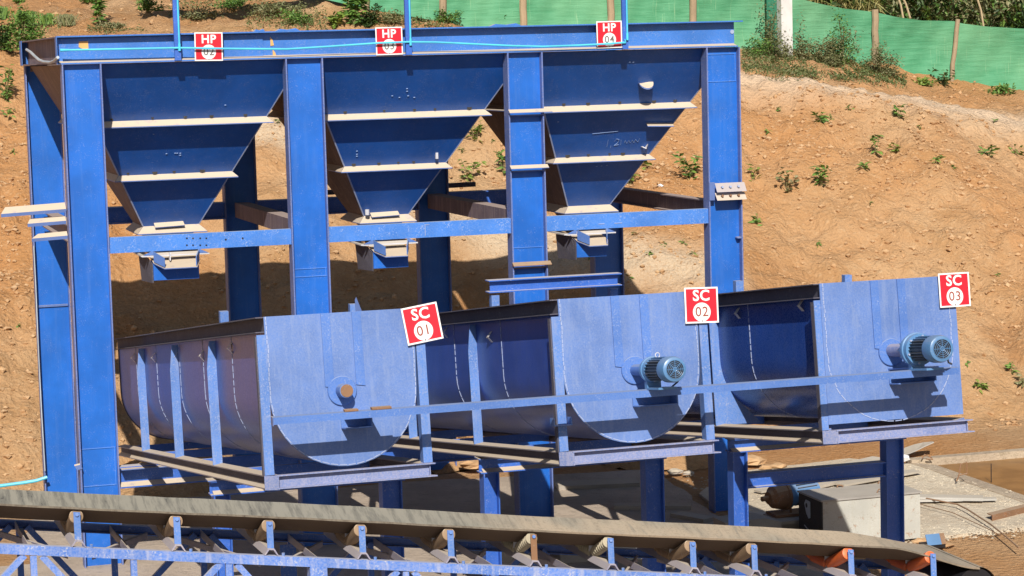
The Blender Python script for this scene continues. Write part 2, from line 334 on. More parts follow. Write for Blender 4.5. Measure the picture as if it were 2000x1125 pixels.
def slab_rubble():
    r = np.random.default_rng(31); mb = MB(); ico = [(0, 0, 1), (1, 0, 0), (.3, .9, .1), (-.8, .6, 0), (-.8, -.6, 0), (.3, -.9, .1)]; fa = [(0, 1, 2), (0, 2, 3), (0, 3, 4), (0, 4, 5), (0, 5, 1)]
    for k in range(3600):
        if r.random() < .35: x, y = r.uniform(6.4, 9.1), -1.9+r.normal(0, .12)
        elif r.random() < .3: x, y = 8.95+r.normal(0, .12), r.uniform(-2.2, 1.5)
        else: x, y = r.uniform(6.4, 9.05), r.uniform(-1.95, 1.9)
        s_ = .006*(4.**(r.random()**2.8)); mb.add([(x+p[0]*s_*r.uniform(.7, 1.3), y+p[1]*s_*r.uniform(.7, 1.3), .012+p[2]*s_*.5) for p in ico], fa)
    return mb.build('slab_rubble', M['slab'], None, False, 'stuff')
tag(slab_rubble(), 'crumbs of pale concrete strewn over the slab', 'rubble')
# pond
kb = MB().prism([(9.08, -2.75, -.9), (9.36, -2.75, -.9), (9.36, -2.75, -.02), (9.12, -2.75, .018), (9.08, -2.75, .018)], (0, 4.27, 0)).box(9.08, 15.2, 1.52, 1.66, -.9, .05).box(9.08, 15.2, -2.9, -2.75, -.9, .02)
pw = kb.build('pond_kerb', M['kerb'], None, False, 'structure', 'low concrete rim round the muddy pond')
mw, nt, b = new_mat('muddy_water'); b.inputs['Base Color'].default_value = (.23, .115, .035, 1); b.inputs['Roughness'].default_value = .35; b.inputs['Specular IOR Level'].default_value = .3
g = N(nt, 'ShaderNodeNewGeometry'); nt.links.new(mix(nt, ramp(nt, noise(nt, g.outputs['Position'], 3), .35, .65), (.21, .10, .026), (.30, .15, .045)), b.inputs['Base Color'])
bump(nt, b, noise(nt, g.outputs['Position'], 9, 2), .04, .02)
MB().add([(9.32, -2.75, -.03), (15.2, -2.75, -.03), (15.2, 1.52, -.03), (9.32, 1.52, -.03)], [(0, 1, 2, 3)]).build('pond_water', mw, None, False, 'structure', 'still brown water in the pond')

# ------------------------------------------------------------------ steel frame
CX = [0., 2.0166, 4.1349, 6.1486]; W = .35; B = .147; D = 3.4144
CT = 4.562
frame = thing('steel_gantry', (0, 0, 0), 'tall blue steel frame of H columns and beams carrying the three hoppers', 'frame')
def hcol(x, y0, h): 
    t = .013
    c = part('column', MB().box(x+t, x+W-t, y0+B/2-.005, y0+B/2+.005, 0, h), M['blue'], frame)
    part('flange', MB().box(x, x+t, y0, y0+B, 0, h), M['colflange'], c); part('flange', MB().box(x+W-t, x+W, y0, y0+B, 0, h), M['colflange'], c)
for x in CX: hcol(x, 0, CT); hcol(x, D, CT)
def ibeam_x(x0, x1, yf, z0, z1, b=B, t=.012):
    return MB().box(x0, x1, yf, yf+b, z0, z0+t).box(x0, x1, yf, yf+b, z1-t, z1).box(x0, x1, yf+b*.66-.005, yf+b*.66+.005, z0+t, z1-t)
tb = part('top_beam', ibeam_x(-.03, 6.478, 0, CT+.002, 4.815), M['beam'], frame)
part('flange_tip', MB().box(6.478, 6.535, 0, B, 4.803, 4.815), M['beam'], tb)
part('top_beam', ibeam_x(-.03, 6.478, D, CT+.002, 4.815), M['beam'], frame)
def ibeam_y(x0, y0, y1, z0, z1, b=.16, t=.012):
    return MB().box(x0, x0+b, y0, y1, z0, z0+t).box(x0, x0+b, y0, y1, z1-t, z1).box(x0+b/2-.005, x0+b/2+.005, y0, y1, z0+t, z1-t)
M['sidebeam'] = paint('dusty_purple_beam', (.16, .12, .15), top=.9, scuff=.6, streak=.5, dust=(.36, .28, .25), rough=.8)
sb = part('side_beam', MB().box(-.03, .13, B+.002, D-.002, CT+.004, CT+.016).box(-.03, .13, B+.002, D-.002, 4.801, 4.812).box(.035, .045, B+.002, D-.002, CT+.016, 4.801), M['sidebeam'], frame)
part('side_beam', ibeam_y(6.33, B+.002, D-.002, CT+.004, 4.812), M['sidebeam'], frame)
part('end_plate', MB().box(-.036, -.031, -.002, .13, CT+.004, 4.812), M['beam'], frame)
part('end_plate', MB().box(-.036, -.031, D-.1, D+.1, CT+.004, 4.812), M['beam'], frame)
# cover plate on the left end of the top beam web
part('splice_plate', MB().box(-.02, 1.83, .078, .0915, CT+.03, 4.79), M['beam'], frame)
part('tape_patch', MB().prism([(.17, .073, 4.765), (.25, .073, 4.765), (.252, .073, 4.68), (.215, .073, 4.69), (.165, .073, 4.715)], (0, .003, 0)), M['tape'], frame)
for px, py, s_ in [(532, 80, .02), (537, 105, .022)]:
    p = atY(px, py, .05); part('paint_chip', MB().prism([(p[0]-s_*.6, .084, p[2]+s_*2), (p[0]+s_*.5, .084, p[2]+s_*.4), (p[0]+s_, .084, p[2]-s_*2), (p[0]-s_*.6, .084, p[2]-s_*2.2)], (0, .004, 0)), M['tape'], frame)
p = atY(1432, 62, .06); part('lifting_hole', MB().cyl((p[0], .084, p[2]), (p[0], .0915, p[2]), .02, 12), M['weld'], frame)
part('settled_dust', MB().prism([(-.02, .002, CT+.0145), (-.02, .09, CT+.0145), (-.02, .09, CT+.036)], (6.49, 0, 0)), M['dustbar'], frame)
# front and rear cross beams (channels)
for a, b_ in zip(CX[:-1], CX[1:]):
    cb = part('cross_beam', MB().box(a+W, b_, .028, .036, 2.862, 3.004).box(a+W, b_, .036, .10, 2.862, 2.870).box(a+W, b_, .036, .10, 2.996, 3.004), M['cross'], frame)
    part('rear_cross_beam', MB().box(a+W, b_, D+.06, D+.068, 2.902, 3.055).box(a+W, b_, D-.02, D+.16, 2.89, 2.902).box(a+W, b_, D-.02, D+.16, 3.055, 3.067), M['leg'], frame)
    if a == CX[0]:
        for px in (365, 377, 391, 403):
            for py in (465.5, 479): 
                q = atY(px, py, .027); part('bolt_hole', MB().cyl((q[0], .0262, q[2]), (q[0], .0278, q[2]), .0085, 10), M['dark'], cb)
        for px, py in ((441, 468), (474, 465.5)):
            q = atY(px, py, .027); part('bolt_hole', MB().cyl((q[0], .0262, q[2]), (q[0], .0278, q[2]), .0095, 10), M['dark'], cb)
    if a == CX[1]:
        part('weld_mark', MB().box(2.37+.92, 2.37+.926, .024, .0275, 2.88, 2.985), M['weld'], cb); part('weld_mark', MB().box(2.37+.927, 2.37+.965, .024, .0275, 2.979, 2.985), M['weld'], cb)
    if a == CX[2]:
        [part('weld_mark', MB().box(4.485+q0, 4.485+q1, .024, .0275, 2.905, 2.911), M['weld'], cb) for q0, q1 in ((.53, .59), (.69, .77))]
for i, x in enumerate(CX):
    yy0, yy1 = B+.002, D-.022
    if i in (1, 2): part('tie_beam', MB().box(x+.10, x+.25, yy0, yy1, 2.905, 3.06), M['sidebeam'], frame)
    else: part('tie_beam', ibeam_y(x+.1, yy0, yy1, 2.90, 3.065, .12), M['sidebeam'], frame)
part('brace_bar', MB().bar((3.05, D+.22, 3.11), (4.85, D+.24, 3.13), (0, .09, 0), (0, 0, .05)), M['side'], frame)
# lower beam between the first two columns and its neighbours
for a, b_ in zip(CX[:-1], CX[1:]): part('lower_beam', ibeam_x(a+W, b_, .01, .72, .915, .12, .012), M['leg'], frame)
part('settled_dust', MB().prism([(.36, .012, .7325), (.36, .083, .7325), (.36, .083, .765)], (1.64, 0, 0)), M['dustbar'], frame)
part('seat_angle', MB().box(.36, .8, -.08, .005, .9, .908).box(.79, .8, -.08, .005, .908, .96), M['dustbar'], frame)
# weld seams and strap plates on the column webs
def webrect(ci, z0, z1, side=True):
    x = CX[ci]; mb = MB(); y = B/2-.006
    mb.box(x+.02, x+W-.02, y-.006, y, z1-.007, z1)
    if z0: mb.box(x+.02, x+W-.02, y-.006, y, z0, z0+.007).box(x+W-.032, x+W-.026, y-.006, y, z0+.007, z1-.007)
    return part('weld_seam', mb, M['weldb'], frame)
webrect(0, .75, 1.10); webrect(1, 2.55, 2.63); webrect(1, 0, 2.15); webrect(2, 2.38, 2.72); webrect(3, 4.23, 4.5)
for z, xe, mt in ((4.013, .068, 'dustbar'), (3.487, .02, 'dustbar'), (2.567, .025, 'rust')):
    part('strap', MB().prism([(4.130, -.05, z-.012), (4.130, -.05, z-.018), (4.130, -.002, z-.018), (4.130, -.002, z+.018)], (.355+xe, 0, 0)).box(4.15, 4.47, .0, .068, z-.045, z-.036), M[mt], frame)
sp_ = part('splice_bracket', MB().box(6.15, 6.205, -.012, -.002, 3.085, 3.26).prism([(6.205, -.075, 3.165), (6.205, -.012, 3.25), (6.205, -.002, 3.25), (6.205, -.065, 3.165)], (.31, 0, 0)).prism([(6.205, -.075, 3.085), (6.205, -.012, 3.155), (6.205, -.002, 3.155), (6.205, -.065, 3.085)], (.31, 0, 0)), M['dustbar'], frame)
for k in range(3):
    xq = 6.265+.085*k
    part('bolt', MB().cyl((xq, -.068, 3.215), (xq, -.035, 3.205), .012, 6), M['weld'], sp_); part('bolt', MB().cyl((xq, -.07, 3.13), (xq, -.035, 3.12), .012, 6), M['rust'], sp_)
part('lug', MB().box(6.44, 6.49, .0, .06, 2.70, 2.712), M['dustbar'], frame)
p = atY(152, 912, .0); part('tab', MB().prism([(p[0]-.03, -.01, p[2]+.012), (p[0]+.02, -.01, p[2]+.02), (p[0]+.04, -.01, p[2]-.02), (p[0]-.01, -.01, p[2]-.028)], (0, .02, .01)), M['dustbar'], frame)
part('weld_bar', MB().box(.02, .33, D+.05, D+.067, 2.055, 2.075), M['dustbar'], frame)
# lugs on the beam tops where spilled paint rags lie
for px, py, wd in ((505, 60, .1), (560, 59, .22), (985, 49, .3)):
    q = atY(px, py, .08); part('paint_rag', MB().prism([(q[0]-wd/2, .03, 4.816), (q[0]-wd/3, .03, 4.835), (q[0], .03, 4.826), (q[0]+wd/3, .03, 4.838), (q[0]+wd/2, .03, 4.816)], (0, .08, 0)), M['beam'], frame)

# ------------------------------------------------------------------ hoppers
HK = .8
def hopper(xl, xr, tl, tr, idx, label):
    """xl,xr at the outlet (z=3.0), slopes tl,tr in x per z"""
    zt, zb = 4.555, 3.0; yf = lambda z: .075+HK*(4.56-z); yr = lambda z: 3.405-.90*(4.56-z)
    L = lambda z: xl-tl*(z-3); Rr = lambda z: xr+tr*(z-3)
    h = thing('hopper', ((xl+xr)/2, 1.7, 2.46), label, 'hopper', 'three blue hoppers hung in the frame')
    def quad(p): 
        p = [np.array(q, float) for q in p]; n = np.cross(p[1]-p[0], p[2]-p[0]); return n/np.linalg.norm(n)
    z0 = 2.73
    fr = [(L(zt), yf(zt), zt), (Rr(zt), yf(zt), zt), (Rr(z0), yf(z0), z0), (L(z0), yf(z0), z0)]
    front = part('front_panel', MB().prism(fr, (0, .008, .006)), M['hop'], h)
    part('rear_panel', MB().prism([(L(zt), yr(zt), zt), (Rr(zt), yr(zt), zt), (Rr(z0), yr(z0), z0), (L(z0), yr(z0), z0)], (0, -.008, .006)), M['hopside'], h)
    e = .004
    part('side_panel', MB().prism([(L(zt), yf(zt)+e+.008, zt), (L(zt), yr(zt)-e-.008, zt), (L(z0), yr(z0)-e-.008, z0), (L(z0), yf(z0)+e+.008, z0)], (.008, 0, .004)), M['hopside'], h)
    part('side_panel', MB().prism([(Rr(zt), yf(zt)+e+.008, zt), (Rr(zt), yr(zt)-e-.008, zt), (Rr(z0), yr(z0)-e-.008, z0), (Rr(z0), yf(z0)+e+.008, z0)], (-.008, 0, .004)), M['hopside'], h)
    part('light_stop_panel', MB().box(L(zt), Rr(zt), 3.396, 3.404, 4.5, 4.806), M['hopside'], h)  # added panel, stops sunlight leaking past the rear top edge
    # weld beads down the two front edges
    part('weld_seam', MB().bar((L(4.3), yf(4.3), 4.3), (L(3.0), yf(3.0), 3.0), (.014, 0, 0), (0, -.008, .0)).bar((Rr(4.3), yf(4.3), 4.3), (Rr(3.0), yf(3.0), 3.0), (.012, 0, 0), (0, -.008, 0)), M['weld'], h)
    nf = np.array([0, -1, -HK]); nf /= np.linalg.norm(nf)
    for z, d in ((4.035 if idx != 1 else 4.03, .085), (3.515, .078), (3.0, .105)):
        # stiffener bar standing square off each face, mitred at the corners
        for side in range(4):
            nl = np.array([-1, 0, -tl]); nl /= np.linalg.norm(nl); nr = np.array([1, 0, -tr]); nr /= np.linalg.norm(nr); nb = np.array([0, 1, -HK]); nb /= np.linalg.norm(nb)
            c = [np.array((L(z), yf(z), z)), np.array((Rr(z), yf(z), z)), np.array((Rr(z), yr(z), z)), np.array((L(z), yr(z), z))]
            dz = d*nf[2]; k = d
            out = [c[0]+np.array([-k*.62, nf[1]*k, dz]), c[1]+np.array([k*.62, nf[1]*k, dz]), c[2]+np.array([k*.62, -nf[1]*k, dz]), c[3]+np.array([-k*.62, -nf[1]*k, dz])]
            i, j = side, (side+1) % 4; eps = (c[j]-c[i])/np.linalg.norm(c[j]-c[i])*.002
            if side == 0 or z < 3.6 or side != 2:
                part('stiffener_bar', MB().prism([c[i]+eps, c[j]-eps, out[j]-eps, out[i]+eps], (0, .0, -.009)), M['dustbar'], h)
        # burn marks where the bar is stitch-welded
        if z > 3.2:
            for q in range(5 if z > 3.8 else 4):
                xx = L(z)+(Rr(z)-L(z))*(.12+.2*q+random.uniform(-.05, .05)); part('burn_mark', MB().cyl((xx, yf(z+.02)-.003, z+.02), (xx, yf(z+.02)+.004, z+.022), random.uniform(.012, .028), 8), M['boxdark'], front)
    # small angle on the bottom bar
    xm = (xl+xr)/2
    part('angle_seat', MB().prism([(xm-.17, yf(3.0)-.02, 3.035), (xm+.11, yf(3.0)-.02, 3.045), (xm+.12, yf(3.0)-.075, 3.0), (xm-.165, yf(3.0)-.075, 2.99)], (0, .004, -.008)), M['dustbar'], h) if idx < 2 else None
    # outlet: collar, sloping chute with cheeks, skirt
    a0, a1 = xl+.08, xr-.02 if idx < 2 else xr-.05; y0 = 1.33
    col = part('collar', MB().prism([(a0-.10, y0, 2.715), (a1+.11, y0, 2.715), (a1+.02, y0+.06, 2.735), (a0-.02, y0+.06, 2.735)], (0, 0, -.012)).box(a0-.1, a1+.1, y0+.56, y0+.62, 2.70, 2.712).box(a0-.1, a0-.02, y0+.07, y0+.55, 2.70, 2.712).box(a1+.02, a1+.1, y0+.07, y0+.55, 2.70, 2.712), M['pale'], h)
    part('gusset', MB().prism([(a0-.09, y0-.004, 2.718), (a0+.01, y0-.004, 2.718), (a0+.01, y0-.004, 2.765)], (0, .008, 0)), M['batten'], h)
    part('gusset', MB().prism([(a1+.1, y0-.004, 2.718), (a1, y0-.004, 2.718), (a1, y0-.004, 2.765)], (0, .008, 0)), M['batten'], h)
    fl = part('chute_floor', MB().prism([(a0+.0, 1.30, 2.645), (a0+.085, 1.16, 2.60), (a1-.04, 1.16, 2.60), (a1+.01, 1.30, 2.645), (a1+.01, 1.75, 2.745), (a0, 1.75, 2.745)], (0, 0, -.009)), M['dustbar'], h)
    part('cheek', MB().prism([(a0+.004, 1.296, 2.655), (a0+.085, 1.165, 2.612), (a0+.085, 1.165, 2.70), (a0+.004, 1.296, 2.755)], (.008, .005, 0)), M['batten'], h)
    part('cheek', MB().prism([(a1+.006, 1.296, 2.655), (a1-.042, 1.165, 2.612), (a1-.042, 1.165, 2.70), (a1+.006, 1.296, 2.755)], (-.008, .005, 0)), M['batten'], h)
    if idx == 0: part('divider', MB().box(xm-.03, xm-.02, 1.3, 1.36, 2.66, 2.74), M['pale'], h)
    part('skirt', MB().box(a0, a1, 1.31, 1.318, 2.475, 2.635).box(a0, a0+.008, 1.318, 1.8, 2.475, 2.63).box(a1-.008, a1, 1.318, 1.8, 2.475, 2.63).box(a0, a1, 1.80, 1.808, 2.475, 2.63), M['blue'], h)
    part('skirt_wing', MB().prism([(a0-.004, 1.31, 2.63), (a0-.004, 1.31, 2.45), (a0-.05, 1.75, 2.44), (a0-.07, 1.75, 2.69), (a0-.03, 1.4, 2.69)], (-.006, 0, 0)), M['side'], h)
    return h, L, Rr, yf, front
h0 = hopper(.845, 1.385, .51, .518, 0, 'left hopper, below the sign numbered 02, with bolt holes in the beam before it')
h1 = hopper(3.02, 3.475, .535, .556, 1, 'middle hopper between the second and third columns, below the sign numbered 03')
h2 = hopper(5.146, 5.60, .495, .545, 2, 'right hopper with a half round lug and chalk writing on its front')
HP = (0, .071, 4.56); HN = (0, 1, HK)
def hp(px, py, off=0): q = on(px, py, HP, HN); n = np.array(HN)/math.hypot(1, HK); return q-n*off
# extras on the right hopper
fr2 = h2[4]; q = hp(1260, 164)
sh = [(q[0]+.075*math.cos(a), q[1]-.004-.06*math.sin(a)-.02, q[2]+.02-.06*math.sin(a)) for a in np.linspace(0, math.pi, 10)]
part('half_round_lug', MB().prism([(q[0]-.078, q[1]+.02, q[2]+.02), (q[0]+.078, q[1]+.02, q[2]+.02)]+[(a, b_, c) for a, b_, c in sh], (0, 0, -.014)), M['dustbar'], h2[0])
a, b_ = hp(1262, 240), hp(1313, 240)
part('short_bar', MB().prism([a, b_, b_+np.array([0, -.045, -.028]), a+np.array([0, -.045, -.028])], (0, 0, -.009)), M['dustbar'], h2[0])
a = hp(1256, 286); part('clip', MB().bar(a+np.array([-.02, -.01, 0]), a+np.array([.015, -.03, -.02]), (0, .05, 0), (.004, 0, .006)).bar(a+np.array([.015, -.03, -.018]), a+np.array([.04, -.01, .02]), (0, .05, 0), (.004, 0, .006)), M['pale'], h2[0])
a = hp(852, 304); part('clip', MB().box(a[0]-.012, a[0]+.012, a[1]-.03, a[1], a[2]-.03, a[2]+.03), M['pale'], h1[0])
a = hp(715, 415, .02); part('pipe_stub', MB().cyl(a+np.array([0, -.03, -.01]), a+np.array([0, -.03, .045]), .022, 10), M['pale'], h1[0])
def scribble(strokes, parent, w_=.004):
    mb = MB()
    for st in strokes:
        P = [hp(x, y, .002) for x, y in st]
        for u_, v_ in zip(P[:-1], P[1:]): mb.bar(u_, v_, (w_, 0, w_*.2), (0, .0015, 0)) if abs(v_[0]-u_[0]) < abs(v_[2]-u_[2]) else mb.bar(u_, v_, (0, 0, w_), (0, .0015, 0))
    return part('chalk_writing', mb, M['chalk'], parent)
scribble([[(1188, 272), (1185, 287)], [(1193, 284), (1192, 289)], [(1200, 276), (1204, 271), (1209, 272), (1207, 278), (1199, 284), (1208, 282)], [(1213, 273), (1212, 283)],
          [(1219, 279), (1221, 274), (1224, 280), (1228, 274), (1231, 279), (1235, 273), (1238, 279), (1241, 272), (1246, 277), (1249, 270)], [(1157, 261), (1207, 256)]], fr2)
for h_, dots in ((h0, [(325, 300), (342, 299), (346, 299), (352, 299), (352, 303), (300, 262), (440, 205)]), (h1, [(766, 187), (780, 190), (795, 178), (797, 187), (809, 190), (795, 173), (697, 295), (697, 301), (697, 305)]), (h2, [(1090, 238), (1230, 121), (1237, 121), (1165, 325), (1175, 324), (1185, 323)])):
    scribble([[(x-1.6, y), (x+1.6, y-.3)] for x, y in dots], h_[4], .007)

# ------------------------------------------------------------------ classifier tubs
T = .13; UA = np.array([0, math.cos(T), -math.sin(T)]); VA = np.array([0, math.sin(T), math.cos(T)]); P0 = np.array([0, -6., 2.])
def tl(X, a, v): return P0+np.array([X, 0, 0])+a*UA+v*VA
def tpx(px, py, a=0.): q = on(px, py, P0+a*UA, UA)-P0; return q[0], q@VA
LEN = 7.6; VT = .885
def tub(xl, w, idx, label, shellmat, gussets, clips, seams, full_plate=False):
    xc = xl+.515; Rr = .487; vc = .366
    t = thing('screw_tub', tl(xc, 0, -.25), label, 'trough', 'three inclined screw tubs side by side')
    def outline(R, n=26): return [(xc-R, VT)]+[(xc+R*math.cos(math.pi+math.pi*i/n), vc+R*math.sin(math.pi+math.pi*i/n)) for i in range(n+1)]+[(xc+R, VT)]
    o = outline(Rr); i_ = outline(Rr-.008)
    mb = MB(); nseg = 1
    vs_ = []; k = len(o)
    for a in (.004, LEN):
        for (x, v) in o: vs_.append(tl(x, a, v))
        for (x, v) in i_: vs_.append(tl(x, a, v))
    fs = []
    for j in range(k-1):
        fs.append((j, j+1, 2*k+j+1, 2*k+j)); fs.append((k+j+1, k+j, 3*k+j, 3*k+j+1))
    fs += [(0, 2*k, 3*k, k), (k-1, 2*k-1, 4*k-1, 3*k-1)]
    mb.add(vs_, fs); shell = part('shell', mb, shellmat, t, True)
    for a in seams:
        sv = MB()
        for j in range(k-1):
            (x0, v0), (x1, v1) = o[j], o[j+1]; p, q = tl(x0, a, v0), tl(x1, a, v1); nrm = np.array([(x0+x1)/2-xc, 0, 0])+((v0+v1)/2-vc if v0 < vc else 0)*VA; nrm = nrm/np.linalg.norm(nrm)
            m_ = max(1, int(np.linalg.norm(q-p)/.05))
            for z in range(m_): 
                pp = p+(q-p)*z/m_; qq = p+(q-p)*(z+random.uniform(.7, .98))/m_
                if x0 < xc+.1: sv.bar(pp+nrm*.001, qq+nrm*.001, UA*random.uniform(.006, .011), nrm*.005)
        part('weld_seam', sv, M['weld'], shell)
    # end plates (front, and the rear one at the low end)
    po = outline(Rr+.012) if not full_plate else [(xl-.0, VT), (xl-.0, -.115), (xl+1.06, -.115), (xl+1.06, VT)]
    if not full_plate: po[0] = (xl+.01, VT); po[-1] = (xl+1.03, VT)
    pl_ = part('end_plate', MB().prism([tl(x, -.010, v) for x, v in po], .012*UA), M['plate'], t)
    part('rear_plate', MB().prism([tl(x, LEN+.002, v) for x, v in outline(Rr+.01)], .01*UA), M['side'], t)
    # weld bead round the front edge
    wb = MB(); oo = outline(Rr+.004)
    for (x0, v0), (x1, v1) in zip(oo[:-1], oo[1:]):
        p, q = tl(x0, -.012, v0), tl(x1, -.012, v1); m_ = max(1, int(np.linalg.norm(q-p)/.03))
        for z in range(m_):
            j = random.uniform(-.004, .004); pp = p+(q-p)*z/m_+np.array([j, 0, 0]); qq = p+(q-p)*(z+.85)/m_+np.array([j, 0, 0]); d = (q-p)/np.linalg.norm(q-p); wb.bar(pp, qq, np.cross(d, UA)*.006, UA*.004)
    part('weld_bead', wb, M['weld'], pl_)
    # battens
    for x0 in (xc-.125, xc+.085): part('batten', MB().prism([tl(x0, -.011, VT-.002), tl(x0+.062, -.011, VT-.002), tl(x0+.064, -.011, .39), tl(x0+.002, -.011, .40)], -.009*UA), M['batten'], t)
    # bearing flange
    sx, sv_ = (xc-.012, xc+.017, xc+.003)[idx], vc
    part('bearing_flange', MB().lathe(tl(sx, -.011, sv_), -UA, [(0, .098), (.014, .098), (.018, .094)], 32), M['batten'], t, True)
    for k2 in range(0): pass
    # side beams: I sections along both sides, rear beam, front beam
    for xs in (xl-.045, xl+1.005):
        part('side_beam', MB().par(tl(xs+.035, .004, -.236), np.array([.01, 0, 0]), LEN*UA, .072*VA), M['side'], t)
        part('side_beam_flange', MB().par(tl(xs, .004, -.163), np.array([.09, 0, 0]), LEN*UA, .008*VA).par(tl(xs, .004, -.246), np.array([.09, 0, 0]), LEN*UA, .008*VA), M['flange'], t)
    for xs, sg in ((xl-.045, 1), (xl+1.005, -1)):
        part('settled_dust', MB().prism([tl(xs+.0, .01, -.2378), tl(xs+.034, .01, -.2378), tl(xs+.034, .01, -.214)], (LEN-.02)*UA), M['dustbar'], t)
        part('settled_dust', MB().prism([tl(xs+.0, .01, -.1548), tl(xs+.070, .01, -.1548), tl(xs+.070, .01, -.142)], (LEN-.02)*UA), M['dustbar'], t)
    part('base_beam', MB().par(tl(xl+.03, -.045, -.237), np.array([1.025, 0, 0]), .01*UA, .075*VA).par(tl(xl+.02, -.09, -.162), np.array([1.07, 0, 0]), .092*UA, .008*VA).par(tl(xl+.02, -.09, -.245), np.array([1.08, 0, 0]), .092*UA, .008*VA), M['base'], t)
    part('beam_end', MB().prism([tl(xl-.05, -.004, -.25), tl(xl+.03, -.092, -.25), tl(xl+.03, -.092, -.155), tl(xl-.05, -.004, -.155)], .006*UA), M['base'], t)
    part('beam_end', MB().par(tl(xl+1.056, -.06, -.236), np.array([.006, 0, 0]), .06*UA, .073*VA), M['base'], t)
    for a in np.linspace(1.5, LEN, 4): part('floor_beam', MB().par(tl(xl+.047, a-.05, -.235), np.array([.956, 0, 0]), .06*UA, .07*VA), M['leg'], t)
    # corner posts
    if not full_plate:
        part('corner_post', MB().par(tl(xl-.045, -.012, -.153), np.array([.062, 0, 0]), .012*UA, .92*VA), M['post'], t)
        part('corner_post', MB().par(tl(xl+1.03, -.012, -.153), np.array([.062, 0, 0]), .012*UA, .92*VA).par(tl(xl+1.03, .0, -.153), np.array([.01, 0, 0]), .07*UA, .9*VA), M['post'], t)
    else:
        part('corner_post', MB().par(tl(xl-.05, -.004, -.153), np.array([.05, 0, 0]), .012*UA, .92*VA), M['post'], t)
    part('post_edge', MB().par(tl(xl-.052, .002, -.153), np.array([.008, 0, 0]), .05*UA, .91*VA), M['side'], t)
    # gussets up both sides
    for a in gussets:
        if idx == 2 and a == gussets[0]:
            P = [(xl-.045, VT-.11), (xl-.045, -.153), (xl+.34, -.153)]+[(xc+(Rr+.001)*math.cos(th), vc+(Rr+.001)*math.sin(th)) for th in np.linspace(math.pi*1.27, math.pi, 12)]+[(xc-Rr-.001, VT-.11)]
        else: P = [(xl-.045, .56), (xl-.045, -.153), (xl+.027, -.153), (xl+.027, VT-.12), (xl-.02, VT-.12)]
        part('gusset', MB().prism([tl(x, a, v) for x, v in P], .01*UA), M['post'], t)
        part('gusset', MB().par(tl(xl+1.005, a, -.153), np.array([.07, 0, 0]), .01*UA, .9*VA), M['post'], t)
    # top rails: channels along the rim
    for s_, x0 in ((1, xl+.027), (-1, xl+1.003)):
        part('top_rail', MB().par(tl(x0, .004, VT-.104), np.array([-s_*.008, 0, 0]), LEN*UA, .104*VA).par(tl(x0-s_*.008, .004, VT-.008), np.array([-s_*.062, 0, 0]), LEN*UA, .008*VA).par(tl(x0-s_*.008, .004, VT-.104), np.array([-s_*.066, 0, 0]), LEN*UA, .007*VA), M['side'] if s_ == 1 else M['batten'], t)
    # angle-iron clips
    for a, v in clips:
        x = xc-Rr; apex = tl(x-.034, a, v)
        part('angle_clip', MB().bar(apex, tl(x, a, v+.042), UA*.05, np.array([.007, 0, .007])).bar(apex, tl(x, a, v-.042), UA*.05, np.array([.007, 0, -.007])), M['pale'], t)
    # brackets on the rim
    for x, a in ((xl+.01, 1.5), (xl+1.0, 1.65)):
        part('rim_bracket', MB().box(*( (tl(x, a, 0)[0]-.03, tl(x, a, 0)[0]+.03, tl(x, a, VT)[1]-.03, tl(x, a, VT)[1]+.03, tl(x, a, VT)[2], tl(x, a, VT)[2]+.085))), M['post'], t)
    part('screw_shaft', MB().cyl(tl(sx, .02, vc), tl(sx, LEN-.02, vc), .07, 16), M['rust'], t, True)
    return t, xc, sx
SX = (.577, 2.612, 4.575)
tub1 = tub(SX[0], 0, 0, 'left tub, purple dusty shell and bare shaft stub, beside the sign numbered 01', M['shell_a'], (2.03, 3.87, 5.85), [(6.5, .69), (5.18, .675), (3.89, .665), (2.6, .66), (1.33, .70)], (6.4, 5.1, 3.8, 2.62, 1.35))
tub2 = tub(SX[1], 0, 1, 'middle tub with rounded end plate and a geared motor, beside the sign numbered 02', M['shell_b'], (2.1, 4.1, 6.0), [(2.94, .72), (1.69, .66)], (2.74, 1.44))
tub3 = tub(SX[2], 0, 2, 'right tub with square end plate and a geared motor, beside the sign numbered 03', M['shell_c'], (2.0, 4.1, 6.0), [(1.55, .72), (.36, .74)], (1.37,), True)
# bare shaft stub on the left tub
t1, xc1, sx1 = tub1
part('shaft_stub', MB().cyl(tl(sx1, -.025, .366), tl(sx1, -.155, .366), .047, 22), M['plate'], t1, True)
part('stub_end', MB().cyl(tl(sx1, -.1552, .366), tl(sx1, -.162, .366), .042, 20), M['rust'], t1, label='rusty brown cut end of the shaft')
# beam across the rim brackets of the middle tub
p, q = tl(SX[1]-.02, 1.5, VT+.09), tl(SX[1]+1.03, 1.65, VT+.09); zz = p[2]+.016
part('bearing_beam', MB().box(p[0]-.02, q[0]-.02, p[1]-.05, p[1]+.05, zz, zz+.008).box(p[0]-.02, q[0]-.02, p[1]-.05, p[1]+.05, zz+.085, zz+.093).box(p[0], q[0]-.04, p[1]-.004, p[1]+.004, zz+.008, zz+.085), M['leg'], tub2[0])
# tall offcut standing on the left tub
q = atY(702, 605, -5.2); part('offcut', MB().prism([(q[0]-.02, -5.2, q[2]-.1), (q[0]+.05, -5.2, q[2]-.1), (q[0]-.02, -5.2, q[2]+.09), (q[0]-.03, -5.2, q[2]+.07)], (0, .006, 0)), M['dustbar'], t1)
x_, v_ = tpx(1094, 824, -.02)
part('stub_bracket', MB().par(tl(x_-.07, -.10, v_-.025), np.array([.13, 0, 0]), .085*UA, .006*VA).par(tl(x_-.07, -.10, v_-.019), np.array([.006, 0, 0]), .085*UA, .05*VA).par(tl(x_+.054, -.10, v_-.019), np.array([.006, 0, 0]), .085*UA, .05*VA), M['post'], tub2[0])
